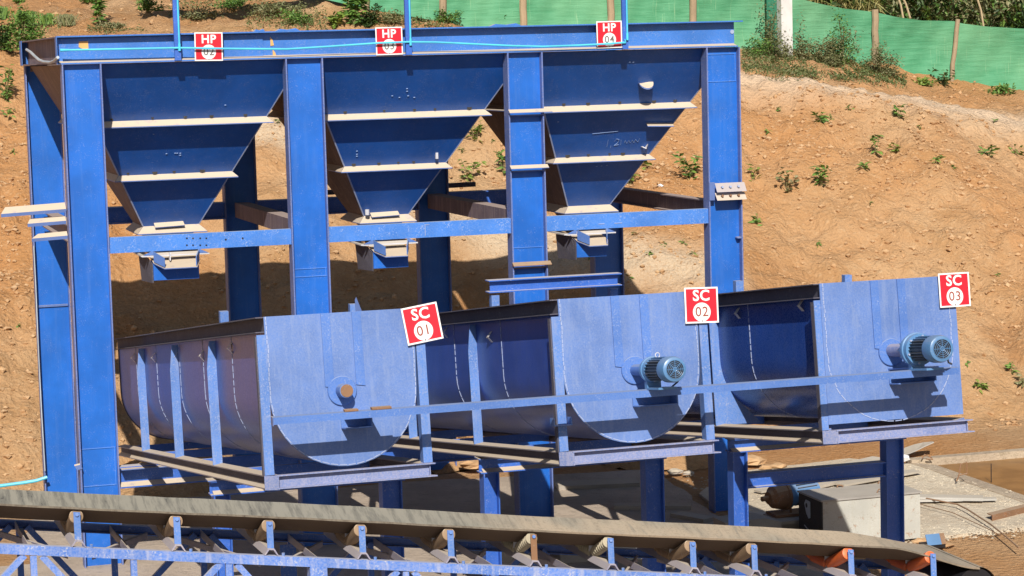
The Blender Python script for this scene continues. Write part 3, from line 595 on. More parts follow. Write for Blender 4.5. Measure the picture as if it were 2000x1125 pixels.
# shelves on the end plates
def shelf(parent, xa, xb, v0, rust=False):
    v1 = v0-.105
    part('motor_shelf', MB().par(tl(xa, -.33, v0), np.array([xb-xa, 0, 0]), .318*UA, .009*VA).par(tl(xa, -.16, v1), np.array([xb-xa, 0, 0]), .148*UA, .008*VA).par(tl(xa, -.022, v1+.008), np.array([xb-xa, 0, 0]), .008*UA, (v0-v1-.009)*VA).par(tl(xb-.008, -.16, v1+.008), np.array([.008, 0, 0]), .135*UA, (v0-v1-.009)*VA), M['batten'] if not rust else M['rust'], parent)
RV = .222     # rail height in tub coordinates (follows the level rail)
shelf(t1, sx1-.02, sx1+.16, RV-.003, False)
shelf(tub2[0], tub2[2]-.03, tub2[2]+.25, RV-.003)
shelf(tub3[0], tub3[2]-.03, tub3[2]+.27, RV+.02)

# rail
rail = thing('motor_rail', (.53, -6.37, 2.26), 'long level blue angle rail running across all three tub ends', 'rail')
part('angle_bar', MB().box(.53, 5.40, -6.400, -6.393, 2.240, 2.286).box(.53, 5.40, -6.393, -6.335, 2.279, 2.286), M['batten'], rail)
part('rail_end', MB().box(.524, .5295, -6.40, -6.335, 2.232, 2.288), M['dustbar'], rail)
q = atY(690, 800, -6.37); part('rusty_pad', MB().box(q[0]-.06, q[0]+.03, -6.39, -6.34, 2.289, 2.300).box(q[0]+.12, q[0]+.25, -6.39, -6.34, 2.289, 2.302), M['rust'], rail)

# geared motors on the middle and right tub
def motor(name, sx, big, label, dv=0.):
    o = tl(sx, 0, .366+dv); t = thing(name, tl(sx, -.5, RV+.01), label, 'motor', 'blue geared motors driving the screws')
    A = -UA; P = lambda d: o+A*d
    part('shaft', MB().cyl(P(.032), P(.30), .04 if not big else .046, 20), M['batten'] if not big else M['base'], t, True)
    r = .086 if not big else .112; kc = 1.1 if not big else 1.2
    if big:
        star = MB()
        for k in range(10):
            th = 2*math.pi*k/10; d = np.array([math.cos(th), 0, 0])+math.sin(th)*VA; e_ = np.array([-math.sin(th), 0, 0])+math.cos(th)*VA
            star.prism([P(.28)+d*.035-e_*.012, P(.28)+d*.035+e_*.012, P(.29)+d*.085+e_*.003, P(.29)+d*.085-e_*.003], A*.06)
        part('coupling', star, M['motor'], t)
    else:
        part('coupling', MB().lathe(P(.25), A, [(0, .05), (.05, .06), (.06, .06)], 20), M['base'], t, True)
    g0 = .31 if not big else .35
    gb = part('gearbox', MB().lathe(P(g0), A, [(0, r*.75), (.01, r*.95), (.05, r), (.055, r*1.07), (.075, r*1.07), (.08, r), (.12, r*.98)], 30), M['motor'], t, True)
    for k in range(6):
        th = 2*math.pi*(k+.3)/6; d = np.array([math.cos(th), 0, 0])+math.sin(th)*VA; part('bolt', MB().cyl(P(g0+.12)+d*r*.86, P(g0+.133)+d*r*.86, .008, 6), M['weld'], gb)
    L0 = g0+.12; L1 = L0+(.225 if not big else .19)
    part('motor_body', MB().cyl(P(g0+.11), P(L1), .064*kc, 24), M['motordark'], t, True)
    for k in range(26):
        th = 2*math.pi*k/26; d = np.array([math.cos(th), 0, 0])+math.sin(th)*VA; e_ = np.array([-math.sin(th), 0, 0])+math.cos(th)*VA
        if .5 < th < 0.9 or math.sin(th) < -.9: continue
        part('fin', MB().par(P(L0+.005)+d*.060*kc-e_*.0018, A*(L1-L0-.01), e_*.0036, d*.018*kc), M['motor'] if math.sin(th) > .7 else M['motordark'], t)
    c = part('fan_cowl', MB().lathe(P(L1), A, [(q_, w_*kc) for q_, w_ in ((0, .074), (.02, .079), (.10, .079), (.125, .073), (.132, .060))], 32), M['motor'], t, True)
    # grille: dark disc with concentric ribs and spokes
    f = L1+.133
    part('grille_back', MB().cyl(P(f-.001), P(f+.001), .056*kc, 28), M['dark'], c)
    gr = MB()
    for r0 in (.012, .023, .034, .045, .055):
        n = 28; pts = [P(f+.003)+r0*kc*(math.cos(2*math.pi*i/n)*np.array([1, 0, 0])+math.sin(2*math.pi*i/n)*VA) for i in range(n+1)]; gr.tube(pts, .0016 if r0 > .02 else .004, 5)
    for k in range(4):
        th = math.pi*k/4; d = np.array([math.cos(th), 0, 0])+math.sin(th)*VA; e_ = np.array([-math.sin(th), 0, 0])+math.cos(th)*VA; gr.bar(P(f+.004)-d*.056*kc, P(f+.004)+d*.056*kc, e_*.003, A*.002)
    part('grille', gr, M['motor'], c)
    jb = P(L0+.12)+np.array([.075*kc, 0, 0])
    part('terminal_box', MB().par(jb-.03*VA, np.array([.04, 0, 0]), A*.09, .06*VA), M['motordark'] if not big else M['motor'], t)
    ff_ = P(L0)
    foot = MB()
    vb = RV+.013-(.366+dv)
    foot.par(P(g0+.02)+np.array([-.05, 0, 0])+vb*VA, np.array([.1, 0, 0]), A*.05, (.0+abs(vb)-r*.9)*VA)
    foot.par(P(g0+.10)+np.array([-.065, 0, 0])+vb*VA, np.array([.13, 0, 0]), A*.22, .014*VA)
    part('foot', foot, M['motor'], t)
    if not big: part('eye_bolt', MB().tube([P(L0+.05)+VA*.098+.016*(math.cos(a)*np.array([1, 0, 0])+math.sin(a)*VA) for a in np.linspace(0, 6.28, 13)], .003, 5), M['pale'], t)
    if not big: part('cable', MB().tube([jb, jb+np.array([.05, 0, -.03]), jb+np.array([.06, .08, -.10]), jb+np.array([.05, .2, -.16])], .006, 6), M['motordark'], t)
    else:
        part('cable', MB().tube([jb, jb+np.array([.05, 0, -.05]), jb+np.array([.09, .05, -.11]), jb+np.array([.14, .1, -.13])], .007, 6), M['motordark'], t)
    return t
motor('gear_motor', tub2[2], False, 'smaller blue motor with an eye bolt on the middle tub')
motor('gear_motor', tub3[2], True, 'larger blue motor with star shaped coupling on the right tub', .012)

# stands under the tubs
for k, (xa, xb, lab) in enumerate(((.52, 1.83, 'short blue stand under the left tub, mostly behind the belt'), (2.6, 3.95, 'blue stand under the middle tub on the shaded yard'), (4.66, 6.03, 'blue stand with a lower cross beam under the right tub'))):
    t = thing('tub_stand', ((xa+xb)/2, -4, .02), lab, 'stand', 'stands under the front of the tubs')
    def leg(x, wd): return MB().box(x, x+.01, -4.06, -3.94, .02, 1.36).box(x+wd-.01, x+wd, -4.06, -3.94, .02, 1.36).box(x+.01, x+wd-.01, -4.004, -3.996, .02, 1.36)
    part('leg', leg(xa, .125), M['leg'], t); part('leg', leg(xb-.03, .155), M['leg'], t)
    part('stand_beam', MB().box(xa-.02, xb+.15, -4.06, -3.94, 1.362, 1.371).box(xa-.02, xb+.15, -4.06, -3.94, 1.462, 1.471).box(xa-.02, xb+.15, -4.004, -3.996, 1.371, 1.462), M['leg'], t)
    part('settled_dust', MB().prism([(xa, -4.058, 1.3715), (xa, -4.005, 1.3715), (xa, -4.005, 1.393)], (xb-xa+.1, 0, 0)), M['dustbar'], t)
    part('shim', MB().box(xa-.04, xa+.13, -4.07, -3.95, 1.473, 1.482), M['dustbar'], t)
    if k == 2:
        part('lower_beam', MB().box(xa+.126, xb-.031, -4.05, -3.95, 1.065, 1.074).box(xa+.126, xb-.031, -4.05, -3.95, 1.175, 1.184).box(xa+.126, xb-.031, -4.004, -3.996, 1.074, 1.175), M['leg'], t)

# ------------------------------------------------------------------ signs
def text_mesh(body, size, bold):
    cu = bpy.data.curves.new('t', 'FONT'); cu.body = body; cu.size = size; cu.align_x = 'CENTER'; cu.align_y = 'CENTER'; cu.extrude = .0008; cu.space_character = 1.08; cu.offset = bold; cu.resolution_u = 3
    o = bpy.data.objects.new('t', cu); COL.objects.link(o); dg = bpy.context.evaluated_depsgraph_get(); dg.update()
    me = bpy.data.meshes.new_from_object(o.evaluated_get(dg)); bpy.data.objects.remove(o); bpy.data.curves.remove(cu); return me
def sign(center, ax, ay, top, num, label, thin=False, rot=0., s=.25, dm='digit'):
    ax, ay = np.array(ax, float), np.array(ay, float); c, s_ = math.cos(rot), math.sin(rot); ax, ay = ax*c+ay*s_, ay*c-ax*s_
    az = np.cross(ax, ay)
    t = bpy.data.objects.new('sign_board', None); COL.objects.link(t); tag(t, label, 'sign', 'small red number signs')
    t.matrix_world = Matrix([[ax[i], ay[i], az[i], center[i]] for i in range(3)]+[[0, 0, 0, 1]]); t.empty_display_size = .1
    def sub(mb, name, mat):
        me = bpy.data.meshes.new(name); me.from_pydata(mb.v, [], mb.f); me.materials.append(mat); o = bpy.data.objects.new(name, me); COL.objects.link(o); o.parent = t; return o
    h = s/2
    sub(MB().box(-h, h, -h, h, -.004, 0), 'panel', M['red'])
    e = .008; sub(MB().box(-h-.003, h+.003, h-e, h+.003, 0, .002).box(-h-.003, h+.003, -h-.003, -h+e, 0, .002).box(-h-.003, -h+e, -h+e, h-e, 0, .002).box(h-e, h+.003, -h+e, h-e, 0, .002), 'border', M['white'])
    sub(MB().cyl((-.0, h-.012, .002), (0, h-.012, .005), .005, 8), 'screw', M['digit']); sub(MB().cyl((-.0, -h+.012, .002), (0, -h+.012, .005), .005, 8), 'screw', M['digit'])
    sub(MB().cyl((0, -.048, .0005), (0, -.048, .002), .066, 36), 'number_disc', M['white'])
    for body, sz, bd, mat, pos in ((top, .105, .0026, M['white'], (0, .064, .0015)), (num, .096, .0004 if thin else .001, M[dm], (0, -.048, .0035))):
        me = text_mesh(body, sz, bd); me.materials.clear(); me.materials.append(mat); o = bpy.data.objects.new('lettering', me); COL.objects.link(o); o.parent = t; o.location = pos
    return t
def sc(px, py, a): x, v = tpx(px, py, a); return tl(x, a, v)
Xd, Zd = (1, 0, 0), (0, 0, 1)
def hsign(px, py, num, lab, rot=0, thin=True): p = atY(px, py, -.012); sign((p[0], -.012, p[2]), Xd, Zd, 'HP', num, lab, thin, rot)
hsign(407.5, 91, '02', 'red sign reading HP 02 on the left part of the top beam', R_(-1))
hsign(760, 80, '03', 'red sign reading HP 03 near the middle of the top beam', R_(.5))
hsign(1190, 67.5, '04', 'red sign reading HP 04 on the right part of the top beam', R_(.5))
sign(sc(824.5, 632, -.035), Xd, VA, 'SC', '01', 'tilted red sign reading SC 01 on the left tub', True, R_(8), .245, 'digitred')
sign(sc(1370, 596, -.035), Xd, VA, 'SC', '02', 'red sign reading SC 02 on the corner of the middle tub', True, R_(-1.5), .243, 'digitred')
sign(sc(1864, 566, -.035), Xd, VA, 'SC', '03', 'red sign reading SC 03 on the corner of the right tub', True, R_(0), .24, 'digitred')

# ------------------------------------------------------------------ pipes and posts on the top beam
for px, lab, py in ((348, 'blue upright post on the top beam left of the sign numbered 02', 118), (799, 'blue upright post on the top beam beside the sign numbered 03', 107), (1222, 'blue upright post on the top beam right of the sign numbered 04', 96)):
    p = atY(px, py, -.03); t = thing('upright_post', (p[0], -.03, p[2]), lab, 'post', 'upright posts on the top beam')
    part('angle_bar', MB().box(p[0]-.028, p[0]+.028, -.034, -.028, p[2], 6.4).box(p[0]-.028, p[0]-.022, -.027, .0, p[2], 6.4), M['leg'], t)
    part('riser_pipe', MB().cyl((p[0]+.014, -.045, p[2]+.10), (p[0]+.014, -.045, 6.4), .0085, 10), M['pipe'], t, True)
    part('pipe_tee', MB().cyl((p[0]+.014, -.045, p[2]+.085), (p[0]+.014, -.045, p[2]+.15), .0125, 10), M['pipe'], t, True)
wp = thing('water_pipe', (0, -.062, 4.7), 'thin cyan plastic pipe sagging along the face of the top beam', 'pipe')
pts = [atY(x, y, -.046) for x, y in [(122, 98), (200, 96.5), (350, 93.5), (440, 95), (560, 96), (640, 91), (740, 84), (797, 82), (850, 82.5), (1000, 89.5), (1060, 91), (1130, 88.5), (1180, 86), (1221, 83)]]
part('hose', MB().tube(pts, .0095, 8), M['pipe'], wp, True); part('pipe_elbow', MB().tube([pts[-1]-np.array([.03, 0, 0]), pts[-1], pts[-1]+np.array([.004, 0, .03])], .013, 8), M['pipe'], wp, True)
part('pipe_mouth', MB().cyl(pts[0]-np.array([.02, 0, 0]), pts[0]+np.array([.06, 0, 0]), .015, 10, .011), M['pipe'], wp, True)
hs = thing('grey_hose', (0, 0, 4.57), 'curved grey hose hanging inside the left end of the frame', 'hose')
pts = [on(x, y, (-.04, 0, 0), (1, 0, 0)) for x, y in [(52, 97), (60, 102), (68, 110), (76, 117), (86, 121), (98, 122), (106, 119), (113, 112)]]
part('hose', MB().tube(pts, .014, 8), M['greypipe'], hs, True)
rp_ = thing('drain_pipe', (-.2, D-.1, .3), 'thin cyan pipe down the rear left column and out along the ground', 'pipe')
pts = [atY(x, y, D-.03) for x, y in [(66, 480), (70, 560), (75, 680), (81, 800), (88, 920)]]
part('downpipe', MB().tube(pts, .006, 7), M['greypipe'], rp_, True)
pts = [atY(x, y, D-.06) for x, y in [(92, 932), (70, 939), (45, 943), (0, 949), (-60, 956)]]
part('outlet_pipe', MB().tube(pts, .018, 8), M['pipe'], rp_, True)
# dusty steel bars left of the frame
for (x0, y0, x1, y1, h_, tl_, lab) in ((2, 418, 129, 408, .075, .05, 'longest pale bar sticking out left of the frame, uppermost of three'), (54, 437, 129, 431, .055, .03, 'pale bar beside the frame between a longer and a broader bar'), (62, 466, 132, 460, .05, .07, 'lowest and broadest of three pale bars left of the frame')):
    a, b_ = atY(x0, y0, .1), atY(x1, y1, .1); lean = np.array([tl_*.9, h_*1.1, h_*.72])
    t = tag(MB().prism([a, b_, b_+lean*np.array([0, 1, 1]), a+lean], (0, .004, -.012)).prism([a, b_, b_+np.array([0, .004, -.03]), a+np.array([0, .004, -.03])], (0, .012, 0)).build('steel_bar', M['dustbar']), lab, 'steel bar', 'dusty bars stuck to the left column')

# ------------------------------------------------------------------ conveyor
conv = thing('belt_conveyor', (2, -6.6, .02), 'blue lattice belt conveyor sloping down to the right in the foreground', 'conveyor')
def zr(X): return 1.985-.1355*(X+1.244)
SLP = np.array([1, 0, -.1355]); SL = SLP/np.linalg.norm(SLP); HV = np.array([.1355, 0, 1])/np.linalg.norm(SLP)
def cv(X, Y, h): return np.array([X, Y, zr(X)+h])
YN, YF = -7.03, -6.22
def belt_profile(X):
    tr = [(YN, .012), (YN+.1, -.028), (-6.76, -.108), (-6.70, -.122), (-6.56, -.125), (-6.48, -.118), (-6.42, -.10), (-6.30, -.065), (YF, -.038)]
    f = min(1, max(0, (X-4.55)/.65)); f = f*f*(3-2*f)
    fl = [(YN+(YF-YN)*i/8+.02, -.10) for i in range(9)]
    return [(a[0]*(1-f)+b_[0]*f, a[1]*(1-f)+b_[1]*f) for a, b_ in zip(tr, fl)]
xs = np.concatenate([np.linspace(-6, 4.5, 60), np.linspace(4.58, 5.22, 14)]); vs_ = []; fs = []
for X in xs:
    jit = .003*math.sin(X*2.1)+.0015*math.sin(X*13)
    for y, h in belt_profile(X): vs_.append(cv(X, y, h+jit))
    for y, h in belt_profile(X): vs_.append(cv(X, y, h+jit-.012))
k = 18
for i in range(len(xs)-1):
    for j in range(8): fs += [(i*k+j, (i+1)*k+j, (i+1)*k+j+1, i*k+j+1), (i*k+9+j, i*k+9+j+1, (i+1)*k+9+j+1, (i+1)*k+9+j)]
    fs += [(i*k, i*k+9, (i+1)*k+9, (i+1)*k), (i*k+8, (i+1)*k+8, (i+1)*k+17, i*k+17)]
# belt rubber: dusty with diagonal wipe marks
m, nt, b = new_mat('dusty_belt'); g = N(nt, 'ShaderNodeNewGeometry'); mp = N(nt, 'ShaderNodeMapping'); nt.links.new(g.outputs['Position'], mp.inputs['Vector'])
mp.inputs['Rotation'].default_value = (0, R_(7.7), R_(-35)); mp.inputs['Scale'].default_value = (9, 1.2, 2)
n1 = noise(nt, mp.outputs[0], 2.2, 5, .7); n2 = noise(nt, g.outputs['Position'], 1.1, 3); n3 = noise(nt, g.outputs['Position'], 60, 3, .7)
sepp = N(nt, 'ShaderNodeSeparateXYZ'); nt.links.new(g.outputs['Position'], sepp.inputs[0])
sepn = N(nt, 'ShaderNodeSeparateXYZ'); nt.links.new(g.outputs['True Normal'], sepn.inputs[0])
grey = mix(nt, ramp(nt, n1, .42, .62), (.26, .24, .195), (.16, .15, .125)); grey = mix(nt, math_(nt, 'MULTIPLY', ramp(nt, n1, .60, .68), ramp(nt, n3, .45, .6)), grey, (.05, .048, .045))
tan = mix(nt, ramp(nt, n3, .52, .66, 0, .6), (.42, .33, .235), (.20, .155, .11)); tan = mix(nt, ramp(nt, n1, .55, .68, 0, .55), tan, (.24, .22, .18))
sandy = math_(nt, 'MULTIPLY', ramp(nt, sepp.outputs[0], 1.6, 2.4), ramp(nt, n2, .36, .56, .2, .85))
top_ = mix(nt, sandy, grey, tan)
nt.links.new(mix(nt, ramp(nt, sepn.outputs[2], -.05, .05), (.10, .065, .042), top_), b.inputs['Base Color']); b.inputs['Roughness'].default_value = .9  # faces turned down get dark brown, shade painted into the belt
bump(nt, b, n3, .2, .004)
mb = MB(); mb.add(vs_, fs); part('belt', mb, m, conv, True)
# lower run of the belt and tail pulley
part('tail_pulley', MB().cyl((5.20, -6.98, zr(5.2)-.26), (5.20, -6.24, zr(5.2)-.26), .145, 28), M['dark'], conv, True)
tw = MB(); n = 16
arc = [np.array([5.20+.158*math.sin(th), 0, zr(5.2)-.26+.158*math.cos(th)]) for th in np.linspace(0.1, math.pi, n)]+[cv(X, 0, -.43-.27*min(1, (5.2-X)/1.2)) for X in np.linspace(5.1, -6, 24)]
vs_ = []; fs = []
for p in arc:
    for y in (-7.0, -6.22): vs_.append((p[0], y, p[2]))
for i in range(len(arc)-1): fs.append((2*i, 2*i+2, 2*i+3, 2*i+1))
tw.add(vs_, fs); part('return_belt', tw, m, conv, True)
def cbar(p, q, wy, h, y_dir=True): return MB().bar(p, q, (0, wy, 0), HV*h)
# chords as channels
def chord(y, h, open_): 
    a, b_ = -6, 5.0; mb = MB()
    mb.par(cv(a, y, h-.058), (b_-a)*SLP, (0, .006, 0), (0, 0, .058))
    mb.par(cv(a, y+.006 if open_ > 0 else y-.036, h-.006), (b_-a)*SLP, (0, .036, 0), (0, 0, .006)); mb.par(cv(a, y+.006 if open_ > 0 else y-.036, h-.058), (b_-a)*SLP, (0, .036, 0), (0, 0, .006)); return mb
YC0, YC1 = -7.09, -6.12
part('chord', chord(YC0, -.222, 1), M['chord'], conv); part('chord', chord(YC1, -.25, -1), M['leg'], conv)
part('lower_chord', chord(YC0, -.84, 1), M['chord'], conv); part('lower_chord', chord(YC1, -.84, -1), M['leg'], conv)
vx = [-1.072, -.484, .088, .66, 1.194, 1.76, 2.33, 2.9, 3.5, 4.1, 4.7]
vx = [-1.072-.585*i for i in range(6, 0, -1)]+vx
def lat(p, q, y, mat, nm, wd=.038):
    d = np.array(q)-np.array(p); d = d/np.linalg.norm(d); n_ = np.cross(d, (0, 1, 0)); return part(nm, MB().par(np.array(p)-n_*wd/2+np.array([0, y, 0]), np.array(q)-np.array(p), (0, .005, 0), n_*wd).par(np.array(p)-n_*wd/2+np.array([0, y+.005, 0]), np.array(q)-np.array(p), (0, .026, 0), n_*.004), mat, conv)
for i, X in enumerate(vx):
    for y, mt in ((YC0+.008, 'chord'), (YC1-.04, 'leg')):
        lat(cv(X, 0, -.285), cv(X, 0, -.835), y, M[mt], 'upright')
        if i % 2 == 0:
            for sg in (-1, 1): lat(cv(X+sg*.05, 0, -.285), cv(X+sg*.55, 0, -.835), y+.001, M[mt], 'diagonal')
part('leg', MB().box(.585, .692, YC0-.008, YC0-.001, .02, zr(.64)-.225).box(.585, .592, YC0-.001, YC0+.09, .02, zr(.64)-.285).box(.685, .692, YC0-.001, YC0+.09, .02, zr(.64)-.285), M['chord'], conv)
part('leg', MB().box(.585, .692, YC1-.05, YC1-.043, .02, zr(.64)-.32), M['leg'], conv)
part('leg', MB().box(4.45, 4.55, YC0-.008, YC0-.001, .02, zr(4.5)-.225), M['chord'], conv); part('leg', MB().box(4.45, 4.55, YC1-.05, YC1-.043, .02, zr(4.5)-.32), M['leg'], conv)
part('leg', MB().box(-3.6, -3.5, YC0-.008, YC0-.001, .02, zr(-3.55)-.225), M['chord'], conv)
# cross members and plan bracing
ID = [-1.98, -1.39, -.805, -.213, .352, .928, 1.494, 2.039, 2.555, 3.118, 3.548, 4.24, 4.845]
for k, X in enumerate(ID[1:-1]):
    xm = (X+ID[k+2])/2
    part('cross_member', MB().par(cv(xm, YC0+.05, -.275), (0, YC1-YC0-.1, -.025), .05*SLP, (0, 0, .005)).par(cv(xm, YC0+.05, -.27), (0, YC1-YC0-.1, -.025), .005*SLP, (0, 0, .045)), M['brace'], conv)
    a, b_ = (cv(X+.08, YC0+.06, -.268), cv(ID[k+2]-.06, YC1-.06, -.285)) if k % 2 else (cv(X+.08, YC1-.06, -.285), cv(ID[k+2]-.06, YC0+.06, -.268))
    part('plan_brace', MB().bar(a, b_, (0, .035, 0), (0, 0, .005)).bar(a-np.array([0, 0, .02]), b_-np.array([0, 0, .02]), (0, .005, 0), (0, 0, .035)), M['brace'], conv)
# idler sets
def idler(X, rmat, rings=False, bmat='chord', rusty=False):
    root = part('idler', MB().prism([cv(X-.045, YC0+.002, -.219), cv(X-.02, YC0+.002, -.178), cv(X+.02, YC0+.002, -.178), cv(X+.045, YC0+.002, -.219), cv(X+.036, YC0+.002, -.219), cv(X+.014, YC0+.002, -.186), cv(X-.014, YC0+.002, -.186), cv(X-.036, YC0+.002, -.219)], (0, YC1-YC0-.004, -.028)), M['brace'], conv)
    part('bracket', MB().par(cv(X-.02, -7.066, -.179), (0, .006, 0), .040*SLP, (0, .010, .164)), M[bmat], root, label='rust-streaked outer bracket' if rusty else None)
    part('bracket', MB().par(cv(X-.03, -6.715, -.172), (0, .006, 0), .06*SLP, (0, 0, .05)), M['pale'], root); part('bracket', MB().par(cv(X-.03, -6.47, -.178), (0, .006, 0), .06*SLP, (0, 0, .05)), M['leg'], root)
    part('bracket', MB().par(cv(X-.024, -6.175, -.19), (0, .007, 0), .048*SLP, (0, 0, .1)), M['leg'], root)
    for (ya, ha, yb_, hb) in ((-7.018, -.046, -6.745, -.168), (-6.715, -.176, -6.485, -.176), (-6.455, -.165, -6.19, -.11)):
        p, q = cv(X, ya, ha), cv(X, yb_, hb)
        if rings:
            d = (q-p)/np.linalg.norm(q-p); L = np.linalg.norm(q-p); mb = MB(); mb.cyl(p, q, .026, 16)
            nn = max(4, int(L/.034))
            for i in range(nn): mb.lathe(p+d*(L*(i+.1)/nn), d, [(0, .033), (.004, .038), (.012, .038), (.016, .033)], 18)
            part('roller', mb, rmat, root, True)
        else:
            part('roller', MB().lathe(p, q-p, [(0, .037), (.003, .042), (np.linalg.norm(q-p)-.003, .042), (np.linalg.norm(q-p), .037)], 24), rmat, root, True)
    p = cv(X, -7.018, -.046); d = np.array([0, -.93, .36]); part('spindle', MB().cyl(p+d*.001, p+d*.052, .011, 12), M['post'], root, True)
    part('bolt', MB().cyl(cv(X+.075, YC0+.02, -.222), cv(X+.075, YC0+.02, -.203), .010, 6), M['post'], root)
M['ringroller'] = paint('ringed_roller', (.38, .33, .24), top=.3, scuff=.5, rough=.8, dust=(.55, .48, .36))
for X in ID:
    o_ = X > 4.0; rg = 1.9 < X < 2.8
    idler(X, M['orange'] if o_ else M['ringroller'] if rg else M['roller'], rg, 'rust' if 2.0 < X < 2.1 else 'post', 2.0 < X < 2.1)

# ------------------------------------------------------------------ things on the slab
bx = thing('tool_box', (6.86, -1.8, .035), 'white flaking metal box with grey lid and dark left side, behind the conveyor', 'box')
x0, x1, y0, y1, z1 = 6.375, 7.36, -2.0, -1.5, .452
part('front_panel', MB().box(x0+.012, x1, y0, y0+.012, .036, z1), M['whitebox'], bx)
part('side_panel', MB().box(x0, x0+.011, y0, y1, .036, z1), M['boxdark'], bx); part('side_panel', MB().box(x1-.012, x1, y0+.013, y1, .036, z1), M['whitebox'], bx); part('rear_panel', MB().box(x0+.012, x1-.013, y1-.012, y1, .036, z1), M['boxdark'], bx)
lid = part('lid', MB().box(x0-.01, x1+.012, y0-.014, y1+.01, z1+.002, z1+.018), M['boxlid'], bx)
part('lid_handle', MB().tube([(x0+.60, y0+.10, z1+.02), (x0+.62, y0+.10, z1+.05), (x0+.70, y0+.10, z1+.05), (x0+.72, y0+.10, z1+.02)], .006, 6), M['rust'], lid)
for dx in (.38, .80): part('hinge', MB().tube([(x0+dx, y1-.02, z1+.02), (x0+dx+.01, y1-.02, z1+.04), (x0+dx+.05, y1-.02, z1+.035), (x0+dx+.06, y1-.02, z1+.02)], .007, 6), M['rust'], lid)
part('latch', MB().box(x0+.68, x0+.73, y0-.03, y0-.016, z1-.03, z1+.0), M['rust'], bx)
part('lifting_lug', MB().prism([(x0-.008, y0+.24, z1-.04), (x0-.008, y0+.33, z1-.035), (x0-.008, y0+.36, z1-.075), (x0-.008, y0+.32, z1-.16), (x0-.008, y0+.27, z1-.20), (x0-.008, y0+.24, z1-.19)], (.006, 0, 0)), M['greypipe'], bx)
part('lug_hole', MB().cyl((x0-.0095, y0+.31, z1-.085), (x0-.0085, y0+.31, z1-.085), .022, 12), M['dark'], bx)
part('side_rod', MB().bar((x0-.005, y0+.18, z1-.34), (x0-.005, y0+.37, z1-.28), (.006, 0, 0), (0, 0, .008)), M['pale'], bx)
# spare geared motor lying by the box
gm = thing('spare_motor', (6.5, -1.0, .2), 'rusty geared motor with bare shaft lying on boards left of the white box', 'motor')
c = atY(1488, 975, -1.15); dirv = np.array([.98, .20, .02]); dirv /= np.linalg.norm(dirv)
part('shaft', MB().cyl(c, c+dirv*.09, .024, 14), M['rust'], gm, True)
part('gearbox', MB().lathe(c+dirv*.07, dirv, [(0, .06), (.03, .075), (.05, .105), (.13, .125), (.16, .13), (.165, .14), (.19, .14)], 22), M['rust'], gm, True)
part('motor_body', MB().lathe(c+dirv*.26, dirv, [(0, .13), (.03, .13), (.035, .11), (.09, .11), (.095, .098), (.35, .098)], 22), M['motor'], gm, True)
for k in range(18):
    th = 2*math.pi*k/18; e1 = np.cross(dirv, (0, 0, 1)); e1 /= np.linalg.norm(e1); e2 = np.cross(e1, dirv); d = e1*math.cos(th)+e2*math.sin(th); e_ = np.cross(dirv, d)
    part('fin', MB().par(c+dirv*.36+d*.095-e_*.003, dirv*.22, e_*.006, d*.018), M['motordark'], gm)
part('foot', MB().box(c[0]+.1, c[0]+.5, c[1]-.1, c[1]+.14, c[2]-.17, c[2]-.145), M['rust'], gm)
zb = c[2]-.175
def plank(px0, py0, px1, py1, z, wd, th, mat, lab, cat='plank', name='plank', group='loose boards and sheets on the slab', lift=0.):
    a, b_ = atZ(px0, py0, z), atZ(px1, py1, z); d = (b_-a); n_ = np.cross((0, 0, 1), d); n_ = n_/np.linalg.norm(n_); b_ = b_+np.array([0, 0, lift])
    return tag(MB().par(a-n_*wd/2, b_-a, n_*wd, (0, 0, -th)).build(name, M[mat]), lab, cat, group)
tag(MB().box(c[0]+.02, c[0]+.62, c[1]-.25, c[1]-.06, zb-.03, zb).build('plank', M['plank']), 'front board under the rusty spare motor', 'plank', 'loose boards and sheets on the slab')
tag(MB().par((c[0]+.1, c[1]-.04, zb-.03), (.5, .05, 0), (-.02, .2, 0), (0, 0, .03)).build('plank', M['plank']), 'rear board under the rusty spare motor', 'plank', 'loose boards and sheets on the slab')
tag(MB().box(c[0]-.02, c[0]+.6, c[1]-.2, c[1]+.2, .03, zb-.032).build('concrete_block', M['block']), 'sunlit concrete block carrying the boards and the spare motor', 'block')
tag(MB().prism([(c[0]-.5, c[1]-.35, .02), (c[0]+.05, c[1]-.4, .02), (c[0]+.02, c[1]-.38, .2), (c[0]-.12, c[1]-.36, .24), (c[0]-.5, c[1]-.3, .22)], (0, .3, 0)).build('concrete_block', M['block']), 'rounded grey block left of the sunlit block', 'block')
p = atZ(1532, 1030, .03); tag(MB().cyl((p[0], p[1]-.15, .03), (p[0], p[1]-.15, .42), .012, 8).build('steel_rod', M['rust']), 'thin upright rusty rod in front of the spare motor', 'rod')
# long sheets and boards
plank(1595, 922, 1720, 893, .05, .22, .012, 'sheet', 'grey sheet lying behind the right stand, upper of the pair', 'sheet', 'metal_sheet')
plank(1560, 955, 1715, 918, .06, .12, .03, 'plank', 'long grey board running behind the white box lid')
plank(1480, 958, 1530, 950, .05, .12, .02, 'plank', 'short pale board behind the spare motor')
plank(1560, 950, 1600, 938, .07, .15, .02, 'plank', 'pale board end rising left of the white box')
plank(1640, 945, 1790, 918, .06, .14, .02, 'plank', 'weathered board behind the white box, nearest the pond')
plank(1790, 968, 1920, 970, .07, .16, .03, 'sheet', 'flat grey strip on the pale slab pointing at the pond', 'sheet', 'metal_sheet')
plank(1790, 975, 1945, 972, .055, .1, .02, 'sheet', 'narrow grey strip beneath the flat strip on the slab', 'sheet', 'metal_sheet')
cs = MB(); a = at_terr(1752, 893); vs_ = []
prof = [(1752, 893, 1752, 882), (1770, 887, 1768, 874), (1790, 879, 1785, 868), (1808, 870, 1803, 864), (1824, 863, 1822, 862)]
vs_ = [];
